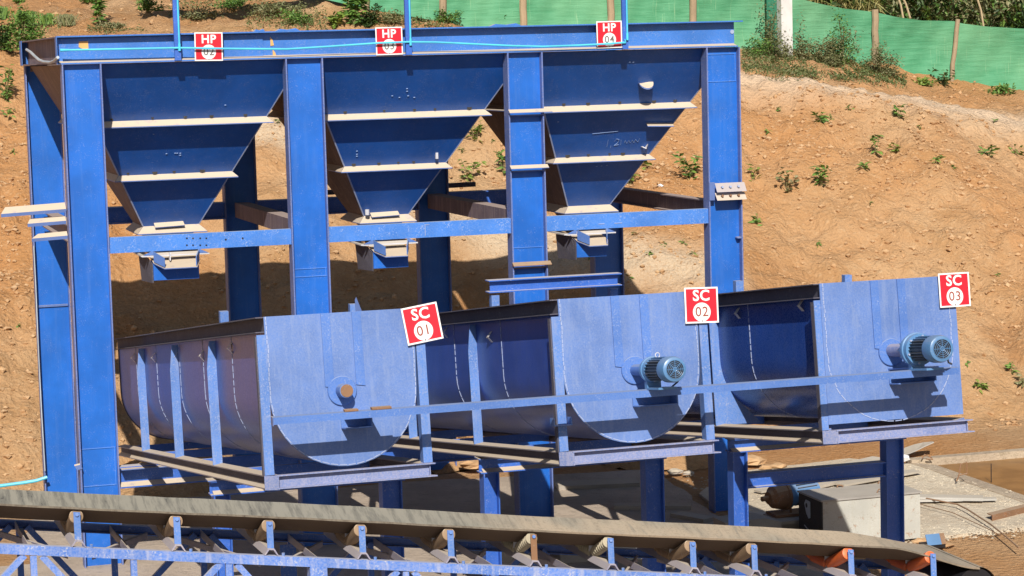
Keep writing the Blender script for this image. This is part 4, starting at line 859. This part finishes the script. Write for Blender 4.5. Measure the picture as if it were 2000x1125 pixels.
for x0_, y0_, x1_, y1_ in prof: vs_ += [atY(x0_, y0_, 1.9), atY(x1_, y1_, 2.15), atY(x0_, y0_+2, 1.9), atY(x1_, y1_+2, 2.15)]
fs = []
for i in range(4): fs += [(4*i, 4*i+4, 4*i+5, 4*i+1), (4*i+2, 4*i+3, 4*i+7, 4*i+6), (4*i, 4*i+2, 4*i+6, 4*i+4), (4*i+1, 4*i+5, 4*i+7, 4*i+3)]
fs += [(0, 1, 3, 2), (16, 18, 19, 17)]
cs.add(vs_, fs); tag(cs.build('metal_sheet', M['sheet']), 'curled grey sheet sticking up at the foot of the bank', 'sheet', 'loose boards and sheets on the slab')
a = atZ(1792, 1037, .16); b_ = atZ(1834, 1036, .16)
st = thing('steel_offcut', (a[0], a[1], .03), 'short blue steel channel with a rusty end beside the white box', 'steel offcut')
dx = b_[0]-a[0]; part('web', MB().par((a[0], a[1]-.2, .065), (dx*.75, 0, 0), (0, .05, .09), (0, .008, -.004)), M['motor'], st); part('rusty_end', MB().par((a[0]+dx*.752, a[1]-.2, .065), (dx*.25, 0, 0), (0, .05, .09), (0, .008, -.004)), M['rust'], st, label='bare rusty end'); part('gap_shade', MB().box(a[0], a[0]+dx*.98, a[1]-.19, a[1]-.02, .03, .06), M['dark'], st)  # near-black box under the web paints the shade of the gap
pr_ = [atZ(1938, 1008, .06), atZ(2010, 990, .06)]
t = tag(MB().par(pr_[0], pr_[1]-pr_[0], (0, .1, 0), (0, 0, .01)).par(pr_[0], pr_[1]-pr_[0], (0, .01, 0), (0, 0, -.07)).build('steel_angle', M['rust']), 'brown rusty angle bar lying at the right edge of the slab', 'steel angle')
def wire(pts, r, lab, name='steel_rod', mat='rust', z=.05, cat='rod'):
    return tag(MB().tube([atZ(x, y, z) for x, y in pts], r, 6).build(name, M[mat]), lab, cat)
wire([(1793, 970), (1870, 985), (1890, 995), (1935, 1024), (1965, 1048), (1990, 1070)], .008, 'thick dark cable bending across the pale slab', 'cable', 'rust', .06, 'cable')
wire([(1795, 984), (1860, 1001), (1900, 1019), (1930, 1033), (1955, 1046)], .0045, 'thin wire beside the thick cable on the slab', 'wire', 'rust', .05, 'wire')
tag(MB().tube([atZ(1868, 940, .05)+np.array(q) for q in ((0, 0, 0), (.03, 0, .06), (.06, .02, .17), (.13, .02, .19), (.12, 0, .07), (.02, 0, .06))], .008, 6).build('rebar_loop', M['rust']), 'bent rusty rebar loop standing on the pond rim', 'rebar')
tag(MB().tube([atZ(1801, 899, .05)+np.array(q) for q in ((0, 0, .02), (.03, 0, .06), (.1, 0, .03), (.13, 0, 0), (.05, 0, .01))], .008, 6).build('rebar_loop', M['rust']), 'small rusty rebar hook at the corner of the pond', 'rebar')
tag(MB().cyl(atZ(1936, 946, -.05), atZ(1936, 946, -.05)+np.array([0, 0, .22]), .005, 6).build('steel_rod', M['dark']), 'thin dark rod standing upright in the pond edge', 'rod')
def crumple(px, py, s, lab, z=None, name='paper_scrap'):
    p = at_terr(px, py) if z is None else atZ(px, py, z); r = random.Random(px); mb = MB(); n = 9
    vs_ = [(p[0]+s*math.cos(6.28*i/n)*r.uniform(.6, 1), p[1]+s*.5*math.sin(6.28*i/n)*r.uniform(.6, 1), p[2]+r.uniform(0, .6)*s+.01) for i in range(n)]+[(p[0], p[1], p[2]+s*.9), (p[0], p[1], p[2])]
    mb.add(vs_, [(i, (i+1) % n, n) for i in range(n)]+[((i+1) % n, i, n+1) for i in range(n)]); return tag(mb.build(name, M['paper']), lab, 'paper')
crumple(1766, 902, .09, 'crumpled white paper lying beside the right stand leg', .04)
crumple(1290, 366, .055, 'scrap of white paper on the dirt bank right of the right hopper')
# loose stones at the slab edge and under the tubs
def stone(px, py, s, lab, z=.0, mat='clod', flat_=.6):
    p = atZ(px, py, z); r = np.random.default_rng(int(px*7+py)); mb = MB(); n = 8; vs_ = []
    for k, (zz, rr) in enumerate(((0, .9), (.45, 1.), (.8, .6))): vs_ += [(p[0]+s*rr*math.cos(6.28*i/n+k*.3)*r.uniform(.75, 1.2), p[1]+s*rr*.8*math.sin(6.28*i/n+k*.3)*r.uniform(.75, 1.2), p[2]+s*flat_*zz*r.uniform(.8, 1.15)) for i in range(n)]
    fs = [(k*n+i, k*n+(i+1) % n, (k+1)*n+(i+1) % n, (k+1)*n+i) for k in range(2) for i in range(n)]+[tuple(range(2*n, 3*n)), tuple(range(n))[::-1]]
    mb.add(vs_, fs); return tag(mb.build('stone', M[mat]), lab, 'stone', 'loose stones around the slab')
stone(1802, 1062, .1, 'rounded tan stone under the blue offcut'); stone(1838, 1066, .13, 'flat tan stone right of the blue offcut', flat_=.25)
stone(1470, 905, .16, 'big pale broken stone behind the right stand', .02); stone(1495, 915, .08, 'small pale stone beside the big broken stone', .02); stone(1520, 912, .11, 'flat pale stone in the dirt behind the lower stand beam', .02, flat_=.4)
stone(1325, 905, .14, 'dark round stone on the heap between the stands', .02, 'block'); stone(1318, 924, .09, 'small dark stone at the foot of the heap', .02, 'block'); stone(1345, 926, .07, 'smallest dark stone at the foot of the heap', .02, 'block')
stone(925, 912, .16, 'pale lump of earth beside the middle stand leg', .05)
# a heap of earth between the stands, dark soil patch at the left
def heap(cx, cy, rx, ry, h, seed, name, lab, mat='dirt'):
    n, mN = 28, 10; mb = MB(); vs_ = [(cx, cy, h)]; r = np.random.default_rng(seed)
    for j in range(1, mN+1):
        for i in range(n): 
            a = 6.283*i/n; q = j/mN; vs_.append((cx+rx*q*math.cos(a), cy+ry*q*math.sin(a), max(-.05, h*(1-q*q)+r.uniform(-1, 1)*.05*h*2-.02)))
    fs = [(0, 1+i, 1+(i+1) % n) for i in range(n)]+[(1+(j-1)*n+i, 1+j*n+i, 1+j*n+(i+1) % n, 1+(j-1)*n+(i+1) % n) for j in range(1, mN) for i in range(n)]
    mb.add(vs_, fs); o = mb.build(name, M[mat], None, True, 'structure', lab); return o
p = atZ(1325, 915, 0); heap(p[0]+.1, p[1]+.6, .75, .7, .4, 3, 'earth_heap', 'low heap of earth and rubble between the stands')
p = atZ(340, 955, 0); heap(p[0]+.2, p[1]+.3, 1.1, 1.0, .35, 4, 'earth_heap', 'low heap of dark earth below the left tub')
p = atZ(905, 915, 0); heap(p[0]+.1, p[1]+.5, .6, .6, .3, 5, 'earth_heap', 'low heap of pale earth behind the middle stand')
# offcuts lying on the shaded yard
def yplank(px0, py0, px1, py1, wd, lab, mat='block'): plank(px0, py0, px1, py1, .06, wd, .04, mat, lab, 'board', 'board', 'boards lying on the shaded yard')
yplank(1085, 945, 1245, 938, .3, 'wide board lying across the shaded yard behind the middle stand'); yplank(1200, 985, 1350, 985, .16, 'thick board on the shaded yard with a rounded left end'); yplank(1320, 1000, 1385, 1012, .16, 'tilted thin board at the edge of the shaded yard')
for (px, py, w_, h_, lab) in ((1120, 1075, .35, .18, 'grey concrete block glimpsed below the belt, between the ringed rollers'), (1210, 1072, .30, .14, 'white block glimpsed below the belt beside the second ringed roller'), (1010, 1085, .4, .22, 'dark concrete block below the belt under the first ringed roller')):
    p = atZ(px, py, .1); tag(MB().box(p[0]-w_/2, p[0]+w_/2, p[1]-.15, p[1]+.15, .021, .02+h_).build('concrete_block', M['whitebox'] if 'white' in lab else M['block']), lab, 'block')

# ------------------------------------------------------------------ net fence at the crest
FY = 15.
fence = thing('net_fence', atY(1705, 120, FY), 'green shade-net fence on rough wooden stakes along the top of the bank', 'fence')
mnet, nt, b = new_mat('green_net'); g = N(nt, 'ShaderNodeNewGeometry'); mp = N(nt, 'ShaderNodeMapping'); nt.links.new(g.outputs['Position'], mp.inputs['Vector']); mp.inputs['Scale'].default_value = (1.2, 1, 14)
n1 = noise(nt, mp.outputs[0], 1.5, 5, .7, .4); n2 = noise(nt, g.outputs['Position'], .5, 3); mp2 = N(nt, 'ShaderNodeMapping'); nt.links.new(g.outputs['Position'], mp2.inputs['Vector']); mp2.inputs['Rotation'].default_value = (0, R_(40), 0); mp2.inputs['Scale'].default_value = (30, 1, 1.2)
n3 = noise(nt, mp2.outputs[0], 1.3, 4, .7)
c_ = mix(nt, ramp(nt, n1, .3, .7), (.05, .24, .115), (.09, .31, .165)); c_ = mix(nt, ramp(nt, n2, .4, .7, 0, .5), c_, (.20, .42, .23)); c_ = mix(nt, ramp(nt, n3, .62, .7, 0, .35), c_, (.38, .55, .32))
nt.links.new(c_, b.inputs['Base Color']); b.inputs['Roughness'].default_value = .7
bump(nt, b, n1, .4, .04)
top_l = [(250, -220), (560, -130), (700, -115), (860, -100), (1020, -88), (1190, -70), (1350, -45), (1500, -22), (1560, -3), (1600, 7), (1650, 17), (1705, 23), (1720, 26), (1750, 33), (1800, 40), (1862, 41), (1880, 46), (1930, 52), (2000, 56), (2080, 62), (2380, 92)]
bot_l = [(250, -70), (560, -12), (640, -4), (720, 14), (790, 26), (860, 38), (900, 47), (935, 52), (1020, 60), (1190, 75), (1350, 86), (1450, 95), (1520, 104), (1600, 122), (1705, 135), (1760, 142), (1800, 152), (1862, 162), (1930, 168), (2000, 184), (2080, 200), (2380, 255)]
stakes = [400, 560, 715, 862, 1020, 1190, 1350, 1533, 1706, 1868, 2060, 2220, 2380]
tx, ty = zip(*top_l); bx_, by_ = zip(*bot_l)
edges = [250]+stakes
def fpt(px, f, dy=0):
    yt, ybm = np.interp(px, tx, ty), np.interp(px, bx_, by_)+4
    return atY(px, yt+(ybm-yt)*f, FY+dy)
for a, b_ in zip(edges[:-1], edges[1:]):
    nu, nv = 22, 10; vs_ = []; 
    for i in range(nu+1):
        px = a+(b_-a)*i/nu
        for j in range(nv+1):
            f = j/nv; dy = .10*math.sin(math.pi*i/nu)*math.sin(f*3.1)+.012*math.sin(i*1.1+j*.9)+.008*math.sin(j*2.3+px)
            vs_.append(fpt(px, f, dy))
    off = len(vs_); vs_ += [np.array(v_)+np.array([0, .006, 0]) for v_ in vs_]
    fs = []
    for i in range(nu):
        for j in range(nv): q0 = i*(nv+1)+j; fs += [(q0, q0+1, q0+nv+2, q0+nv+1), (off+q0, off+q0+nv+1, off+q0+nv+2, off+q0+1)]
    mb = MB(); mb.add(vs_, fs); part('net_panel', mb, mnet, fence, True)
for px in stakes:
    if px == 1533: continue
    lean = {1706: 0, 1868: -9}.get(px, random.uniform(-2, 2)); a = fpt(px+lean*.0-abs(lean)*1.6*(lean < 0), 1.03); b_ = fpt(px, -.04)
    pts = [a+(b_-a)*k/6+np.array([random.uniform(-.012, .012), -.06, 0]) for k in range(7)]
    part('stake', MB().tube(pts, .06 if px < 1500 else (.058 if px == 1706 else .04), 9), M['wood'], fence, True)
a = atY(1507, 95, FY-.1); cp0 = atY(1533, 100, FY-.25)
part('net_fold', MB().box(a[0]-.1, a[0]+.12, FY-.16, FY-.12, a[2]+.0, a[2]+1.3), flat('net_doubled', (.02, .16, .09), .8), fence)
t = tag(MB().box(cp0[0]-.1, cp0[0]+.1, FY-.35, FY-.17, cp0[2]-.3, cp0[2]+3.2).build('concrete_post', M['concrete_post']), 'square pale concrete post in front of the green net', 'post')

# ------------------------------------------------------------------ vegetation
def leafmat(name, cols, trans=.25):
    m, nt, b = new_mat(name); g = N(nt, 'ShaderNodeNewGeometry'); r = g.outputs['Random Per Island']
    c = mix(nt, ramp(nt, r, 0, .6), cols[0], cols[1]); c = mix(nt, ramp(nt, r, .6, 1), c, cols[2]); nt.links.new(c, b.inputs['Base Color']); b.inputs['Roughness'].default_value = .55
    tr = N(nt, 'ShaderNodeBsdfTranslucent'); nt.links.new(c, tr.inputs[0]); ms = N(nt, 'ShaderNodeMixShader'); ms.inputs[0].default_value = trans
    nt.links.new(b.outputs[0], ms.inputs[1]); nt.links.new(tr.outputs[0], ms.inputs[2]); nt.links.new(ms.outputs[0], nt.nodes['Material Output'].inputs[0]); return m
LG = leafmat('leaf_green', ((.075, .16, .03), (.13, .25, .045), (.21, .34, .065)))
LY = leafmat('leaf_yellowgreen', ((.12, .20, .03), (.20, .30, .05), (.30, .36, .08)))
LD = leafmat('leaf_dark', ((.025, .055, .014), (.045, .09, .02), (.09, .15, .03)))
LO = leafmat('weed_olive', ((.14, .16, .06), (.22, .225, .10), (.33, .30, .16)))
LS = leafmat('straw', ((.32, .28, .10), (.42, .37, .15), (.22, .26, .06)))
M['stem'] = paint('stem', (.16, .15, .06), top=0, scuff=.2, rough=.8); M['twig'] = paint('dry_twig', (.40, .30, .17), top=0, scuff=.3, rough=.9)
def leaf(mb, p, d, L, wd, r):
    d = d/np.linalg.norm(d); s = np.cross(d, (0, 0, 1)); n_ = np.linalg.norm(s); s = s/n_ if n_ > 1e-3 else np.array([1., 0, 0]); n = np.cross(s, d)
    roll = r.uniform(-.7, .7); s2 = s*math.cos(roll)+n*math.sin(roll); n2 = np.cross(s2, d)
    mid = p+d*L*.45; tip = p+d*L-np.array([0, 0, L*.22])
    mb.add([p, mid+s2*wd/2-n2*wd*.12, tip, mid-s2*wd/2-n2*wd*.12, mid+n2*wd*.08], [(0, 1, 4), (1, 2, 4), (2, 3, 4), (3, 0, 4)])
def plant(p, h, spread, n, L, mat, lab, cat='plant', name='leafy_plant', group=None, seed=0, upright=.5, stems=4, wd=.42):
    r = np.random.default_rng(seed); p = np.array(p, float); t = thing(name, p, lab, cat, group); lm = MB(); sm = MB()
    tips = []
    for k in range(stems):
        a = r.uniform(0, 6.28); q = np.array([math.cos(a)*spread*r.uniform(.2, 1), math.sin(a)*spread*r.uniform(.2, 1), h*r.uniform(.6, 1)]); mid = q*.5+np.array([0, 0, h*.12])
        pts = [p-np.array([0, 0, .03]), p+mid, p+q]; sm.tube(pts, max(.003, h*.012), 5); tips.append(pts)
    for k in range(n):
        s = tips[r.integers(stems)]; f = r.uniform(.15, 1.05); b_ = s[0]+(s[1]-s[0])*min(1, f*2) if f < .5 else s[1]+(s[2]-s[1])*(f-.5)*2
        a = r.uniform(0, 6.28); d = np.array([math.cos(a), math.sin(a), r.uniform(-.3, .9)*upright*2]); leaf(lm, b_+r.normal(0, 1, 3)*spread*.12, d, L*1.45*r.uniform(.6, 1.25), L*1.5*wd*r.uniform(.7, 1.2), r)
    part('leaves', lm, mat, t); part('stems', sm, M['stem'], t); return t
def bush(p, rx, ry, h, n, L, mat, lab, name='bush', group=None, seed=0, cat='bush', twigs=10):
    r = np.random.default_rng(seed); p = np.array(p, float); t = thing(name, p, lab, cat, group); lm = MB(); sm = MB()
    cl = [(r.normal(0, .42)*rx, r.normal(0, .42)*ry, abs(r.normal(.45, .28))*h) for _ in range(16)]
    for c in cl[:twigs]: sm.tube([p-np.array([0, 0, .05]), p+np.array(c)*np.array([.4, .4, .6]), p+np.array(c)], .008, 5)
    for k in range(int(n*1.7)):
        c = cl[r.integers(len(cl))]; q = p+np.array(c)+r.normal(0, 1, 3)*np.array([rx*.2, ry*.2, h*.15]); q[2] = max(q[2], p[2]+.01)
        d = r.normal(0, 1, 3); d[2] = abs(d[2])*.7; leaf(lm, q, d, L*1.25*r.uniform(.6, 1.3), L*.6, r)
    part('leaves', lm, mat, t); part('twigs', sm, M['stem'], t); return t
def px_h(p, px): return px*np.dot(np.array(p)-CAM, FW)/FOC
def pl_at(px, py, wpx, hpx, n, lab, mat=LG, Lpx=9, **k):
    p = at_terr(px, py); q_ = 1.25 if k.get('group') else 1.1; plant(p, px_h(p, hpx)*q_, px_h(p, wpx)/2*q_, int(n*1.3), px_h(p, Lpx)*q_, mat, lab, seed=int(px*3+py), **k)
BK = 'young plants sprouting on the dirt bank'
for (px, py, wpx, hpx, n, mat, lab) in [
    (1345, 352, 58, 40, 60, LG, 'large bright green plant on the bank left of the right column'),
    (1602, 364, 56, 30, 46, LG, 'broad low green plant in the middle of the right bank'),
    (1540, 378, 34, 40, 30, LO, 'greyish weed on the bank right of the right column'),
    (1470, 356, 26, 26, 14, LY, 'young plant with drooping leaves beside the right column'),
    (1755, 230, 24, 18, 20, LG, 'compact green plant below the dirt track'), (1605, 240, 36, 16, 24, LG, 'pair of low green leaves below the track, left of the compact plant'),
    (1712, 305, 20, 30, 16, LG, 'thin upright weed in the middle of the right bank'), (1752, 297, 20, 16, 12, LY, 'small light green plant right of the thin upright weed'),
    (1930, 306, 28, 15, 18, LG, 'dark green seedling at the right on the bank'), (1983, 300, 26, 12, 14, LG, 'flat green seedling at the right edge on the bank'),
    (1690, 332, 18, 12, 12, LG, 'small blue-green tuft right of the broad low plant'), (1830, 320, 20, 12, 12, LG, 'small round tuft on the bank above the right tub'),
    (1480, 440, 24, 16, 12, LG, 'seedling with a pale root beside the right column, halfway up'), (1920, 765, 36, 20, 20, LY, 'bright green plant right of the right tub'),
    (1975, 730, 24, 16, 12, LG, 'small plant at the right edge above the bright green plant'), (1998, 755, 20, 22, 14, LO, 'brownish weed at the right edge beside the pond bank'),
    (915, 356, 46, 36, 36, LY, 'yellow-green plant seen between middle hopper and third column'), (930, 278, 36, 34, 30, LY, 'yellow-green plant just right of the middle hopper wall'), (985, 345, 26, 44, 26, LG, 'tall green plant against the third column'),
    (1230, 362, 30, 24, 18, LY, 'yellow-green plant touching the right hopper edge'), (1262, 330, 26, 16, 14, LY, 'small yellow plant right of the right hopper'), (1238, 392, 22, 16, 12, LG, 'green seedling above the front cross beam'),
    (12, 200, 60, 60, 60, LG, 'leafy green plant at the left edge of the bank'), (20, 232, 36, 16, 16, LG, 'small plant below the leafy plant at the left edge')]:
    pl_at(px, py, wpx, hpx, n, lab, mat, group=BK)
for k, (px, py, where) in enumerate([(1518, 218, 'just below the dirt track, nearest the right column'), (1660, 214, 'below the dirt track, left of the compact plant'), (1545, 338, 'directly above the greyish weed'), (1622, 232, 'beside the pair of low leaves below the track'), (1715, 270, 'right above the thin upright weed'), (1940, 240, 'high on the bank near the right edge'), (1860, 330, 'left of the dark green seedling on the right bank'), (1240, 460, 'framed between front cross beam and right tub, upper left one'), (1300, 480, 'in the middle of the right bay below the cross beam'), (1165, 462, 'beside the outlet chute of the right hopper'), (1335, 476, 'under the cross beam, nearest the right column inside the bay'), (1300, 385, 'below the scrap of white paper'), (1270, 500, 'lower middle of the right bay'), (1350, 500, 'low in the right bay against the right column'), (1150, 508, 'on the pale gravel strip beside the third column'), (1230, 545, 'at the lower edge of the bank beside the rear right column'), (1890, 715, 'at the right of the right tub motor'), (1700, 400, 'alone below the broad low plant'), (1420, 380, 'glimpsed at the left flange of the right column'), (1600, 480, 'alone above the left end of the right tub'), (1950, 540, 'right of the sign numbered SC 03'), (1500, 260, 'between the right column and the low leaves'), (1800, 255, 'right of the compact plant below the track'), (1125, 330, 'left of the right hopper wall'), (1095, 300, 'tight against the third column'), (35, 640, 'low on the left bank beside the drain pipe'), (25, 300, 'below the leafy plant on the left bank'), (545, 240, 'in the gap between left hopper and second column'), (900, 300, 'left of the yellow-green plant by the middle hopper'), (960, 280, 'between middle hopper and third column, upper right'), (1210, 470, 'right of the outlet chute of the right hopper'), (1190, 490, 'below the outlet chute of the right hopper')]):
    p = at_terr(px, py); plant(p, px_h(p, 9), px_h(p, 7), 8, px_h(p, 7), LG, 'tiny seedling '+where, 'plant', 'seedling', 'tiny seedlings on the dirt bank', seed=k, stems=2)
# upper left terrace
def bush_at(px, py, wpx, hpx, n, mat, lab, Lpx=7, **k):
    p = at_terr(px, py); w_ = px_h(p, wpx)/2; bush(p, w_, w_*.8, px_h(p, hpx), n, px_h(p, Lpx), mat, lab, seed=int(px+py), **k)
def grass_at(px, py, wpx, hpx, n, mat, lab, name='grass_tuft', lean=1.):
    p = at_terr(px, py); r = np.random.default_rng(int(px*2+py)); t = thing(name, p, lab, 'grass'); mb = MB(); w_ = px_h(p, wpx)/2; h = px_h(p, hpx)
    for k in range(n):
        b_ = p+np.array([r.normal(0, .3)*w_, r.normal(0, .3)*w_, 0]); a = r.uniform(0, 6.28); d = np.array([math.cos(a), math.sin(a)*.6, 0])*w_*r.uniform(.4, 1.2)*lean; hh = h*r.uniform(.6, 1.1); wd = px_h(p, 1.6); s = np.array([wd, 0, 0])
        m1 = b_+d*.45+np.array([0, 0, hh*.8]); m2 = b_+d+np.array([0, 0, hh*r.uniform(.4, .95)]); mb.add([b_-s/2, b_+s/2, m1+s/2, m1-s/2, m2], [(0, 1, 2, 3), (3, 2, 4)])
    part('blades', mb, mat, t); return t
bush_at(48, 100, 70, 62, 900, LG, 'dense green bush on the terrace at the upper left', twigs=14)
bush_at(8, 98, 46, 55, 500, LD, 'darker bush at the left edge beside the dense green bush')
grass_at(52, 50, 70, 34, 130, LG, 'tuft of long green grass above the dense bush'); grass_at(92, 48, 44, 26, 90, LG, 'second grass tuft right of the long green grass'); grass_at(130, 50, 50, 26, 120, LO, 'dry brownish grass right of the green tufts')
grass_at(6, 38, 26, 30, 60, LG, 'grass tuft in the upper left corner')
pl_at(195, 52, 24, 70, 120, 'tall leafy shoot standing on the terrace above the left column', LG, Lpx=10, name='tall_shoot', upright=.3, stems=3)
bush_at(212, 56, 70, 12, 260, LO, 'low spreading weed at the foot of the tall leafy shoot', 5)
bush_at(290, 22, 40, 22, 220, LG, 'small shrub left of the left upright post'); bush_at(175, 6, 40, 12, 140, LG, 'low shrub at the top of the terrace'); bush_at(36, 8, 24, 10, 60, LG, 'small green clump near the upper left corner')
bush_at(395, 38, 90, 20, 260, LO, 'dry weeds right of the left upright post', 6); bush_at(450, 18, 120, 22, 380, LG, 'green creeper patch behind the left half of the beam', 6); bush_at(540, 30, 110, 26, 420, LO, 'wide patch of dry weeds above the second column', 6)
bush_at(575, 46, 60, 22, 260, LG, 'green weeds just above the beam left of the sign numbered 03', 7)
pl_at(690, 50, 60, 66, 170, 'tall bright green plant beside the first fence stake', LG, Lpx=13, name='tall_plant', upright=.4, stems=7)
pl_at(650, 52, 40, 30, 60, 'yellow-green plant left of the tall bright plant', LY, Lpx=12); bush_at(725, 52, 40, 36, 360, LD, 'dark green shrub right of the tall bright plant')
bush_at(760, 46, 60, 24, 220, LO, 'olive weeds behind the sign numbered 03', 6); bush_at(870, 46, 60, 24, 260, LG, 'green weeds at the foot of the second fence stake', 6); bush_at(840, 30, 30, 20, 120, LG, 'small weed against the green net right of the middle post', 6)
bush_at(960, 50, 70, 28, 300, LG, 'light green shrub against the net above the middle hopper', 6); pl_at(1040, 48, 40, 26, 30, 'fern-like weed against the net beside the third stake', LD, Lpx=10); 
bush_at(1255, 46, 20, 8, 40, LO, 'thin weed above the beam right of the sign numbered 04', 4)
# weeds along the fence at the right
def fbush(px, py, wpx, hpx, n, mat, lab, dy=-.5, Lpx=5, **k):
    p = atY(px, py, FY+dy); p[2] = min(p[2], float(terr(p[0], p[1]))) ; w_ = px_h(p, wpx)/2; bush(p, w_, .35, px_h(p, hpx), n, px_h(p, Lpx), mat, lab, seed=int(px*5+py), **k)
fbush(1503, 112, 46, 78, 600, LO, 'tall brownish weed in front of the concrete post'); fbush(1528, 122, 40, 40, 300, LO, 'short grey weed at the foot of the concrete post')
fbush(1568, 118, 46, 75, 420, LO, 'tall feathery weed right of the concrete post'); fbush(1605, 128, 110, 50, 1300, LO, 'broad olive shrub between the concrete post and the first stake', twigs=16); fbush(1648, 130, 56, 76, 700, LG, 'upright green shrub left of the thick wooden stake')
fbush(1720, 152, 92, 46, 1100, LO, 'rounded grey-green shrub at the foot of the thick stake'); fbush(1480, 112, 60, 30, 420, LG, 'low green weeds left of the concrete post')
fbush(1800, 150, 40, 18, 90, LY, 'yellowish broad-leaved weed against the net', Lpx=9); fbush(1845, 152, 30, 24, 60, LD, 'dark weed beside the leaning stake', Lpx=9); fbush(1958, 166, 48, 16, 120, LG, 'low dark green plant against the net at the right', Lpx=8)
# creeping ground cover, one mass
gm_ = MB(); r = np.random.default_rng(77)
def carpet(pts, n, wpx, hpx=5, L=5):
    for k in range(n):
        i = r.integers(len(pts)-1); f = r.random(); px = pts[i][0]+(pts[i+1][0]-pts[i][0])*f; py = pts[i][1]+(pts[i+1][1]-pts[i][1])*f+r.normal(0, wpx)
        p = at_cache(px, py)
        if p is None: continue
        d = r.normal(0, 1, 3); d[2] = abs(d[2])+.2; leaf(gm_, p+np.array([0, 0, r.uniform(0, px_h(p, hpx))]), d, px_h(p, L)*r.uniform(.6, 1.2), px_h(p, L)*.45, r)
def at_cache(px, py):
    t = np.arange(26, 46, .06); rr = ray(px, py); P = CAM[None]+t[:, None]*rr[None]; bl = P[:, 2] < terr(P[:, 0], P[:, 1], False)+.01
    return P[int(np.argmax(bl))] if bl.any() else None
carpet([(1450, 132), (1560, 145), (1680, 152), (1770, 162)], 4200, 6, 6, 7); carpet([(1450, 108), (1560, 120), (1700, 140)], 3000, 8, 6, 7); carpet([(1500, 156), (1545, 160)], 90, 2)
carpet([(480, 30), (640, 45)], 1100, 13, 6, 7); carpet([(740, 40), (900, 48)], 1000, 9, 6, 7); carpet([(170, 60), (290, 66)], 500, 4, 5, 6); carpet([(330, 20), (480, 10)], 700, 11, 6, 7); carpet([(20, 60), (140, 52)], 300, 6, 5, 6)
tag(gm_.build('ground_cover', leafmat('creeper', ((.085, .12, .035), (.14, .18, .055), (.24, .23, .11)))), 'thin creeping weeds along the track and the terrace', 'ground cover', None, 'stuff')
# thicket beyond the fence
th = MB(); r = np.random.default_rng(5); th2 = MB(); th3 = MB(); th4 = MB()
for k in range(16000):
    px = r.uniform(1560, 2060); dY = r.uniform(0, 5); f = r.random(); lo = np.interp(px, tx, ty)+40; hi = -60
    p = atY(px, lo+(hi-lo)*f, FY+1.2+dY); cl = vnoise(np.array([p[0]*1.6]), np.array([p[2]*1.6+p[1]]), 4)[0]
    if cl < .38: continue
    d = r.normal(0, 1, 3); tgt = th2 if (cl > .66 and px > 1700) else (th4 if r.random() < .45 else th)
    if px < 1720: tgt = th3 if r.random() < .8 else th
    if tgt is th3: d[2] = -abs(d[2])*.6; leaf(th3, p, d, .35*r.uniform(.6, 1.3), .025, r)
    else: leaf(tgt, p, d, .13*r.uniform(.6, 1.3), .06, r)
for k in range(9000):     # the mass of the thicket further back and to both sides
    x = r.uniform(10.5, 32); y = FY+r.uniform(2.0, 6.0); z0_ = float(np.interp(x*15/y, [q[0] for q in FZ], [q[1] for q in FZ])); p = np.array([x, y, z0_+r.uniform(0, 1)**.8*3.2*(.6+.6*vnoise(np.array([x*.7]), np.array([y*.7]), 13)[0])*min(1., (x-9.5)/5)])
    d = r.normal(0, 1, 3); leaf(th if r.random() < .6 else th4, p, d, .30*r.uniform(.6, 1.3), .15, r)
tag(th4.build('thicket_leaves', LG), 'brighter green leaves mixed through the thicket', 'thicket', None, 'stuff'); tag(th.build('thicket', LD), 'dark tangled thicket of leaves beyond the green net', 'thicket', None, 'stuff'); tag(th2.build('thicket_sprays', LO), 'dry brown leaf sprays in the thicket beyond the net', 'thicket', None, 'stuff'); tag(th3.build('reed_grass', LS), 'yellow-green reed grass leaning over the net', 'reeds', None, 'stuff')
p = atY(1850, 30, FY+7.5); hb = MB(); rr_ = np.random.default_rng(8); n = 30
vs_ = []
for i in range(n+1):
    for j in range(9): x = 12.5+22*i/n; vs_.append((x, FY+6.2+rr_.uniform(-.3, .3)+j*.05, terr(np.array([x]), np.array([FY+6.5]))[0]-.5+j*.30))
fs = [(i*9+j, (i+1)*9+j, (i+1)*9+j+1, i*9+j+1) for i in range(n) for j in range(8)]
hb.add(vs_, fs); tag(hb.build('thicket_shade_sheet', LD), 'dark sheet behind the thicket, coloured for its shaded depths', 'thicket', None, 'stuff')  # plain dark sheet, its colour stands for shade inside the thicket
for k, (x0, y0, x1, y1, lab) in enumerate(((1765, 40, 1748, -20, 'dry forked stick left of the others in the thicket'), (1778, 36, 1755, -20, 'dry stick beside the forked stick in the thicket'), (1922, 58, 1905, -15, 'dry yellow stick hanging over the net at the right'))):
    a, b_ = atY(x0, y0, FY+.3), atY(x1, y1, FY+1.0); tag(MB().tube([a, (a+b_)/2+np.array([.03, 0, 0]), b_], .018, 6).build('dry_stick', M['twig']), lab, 'stick', 'dry sticks in the thicket')
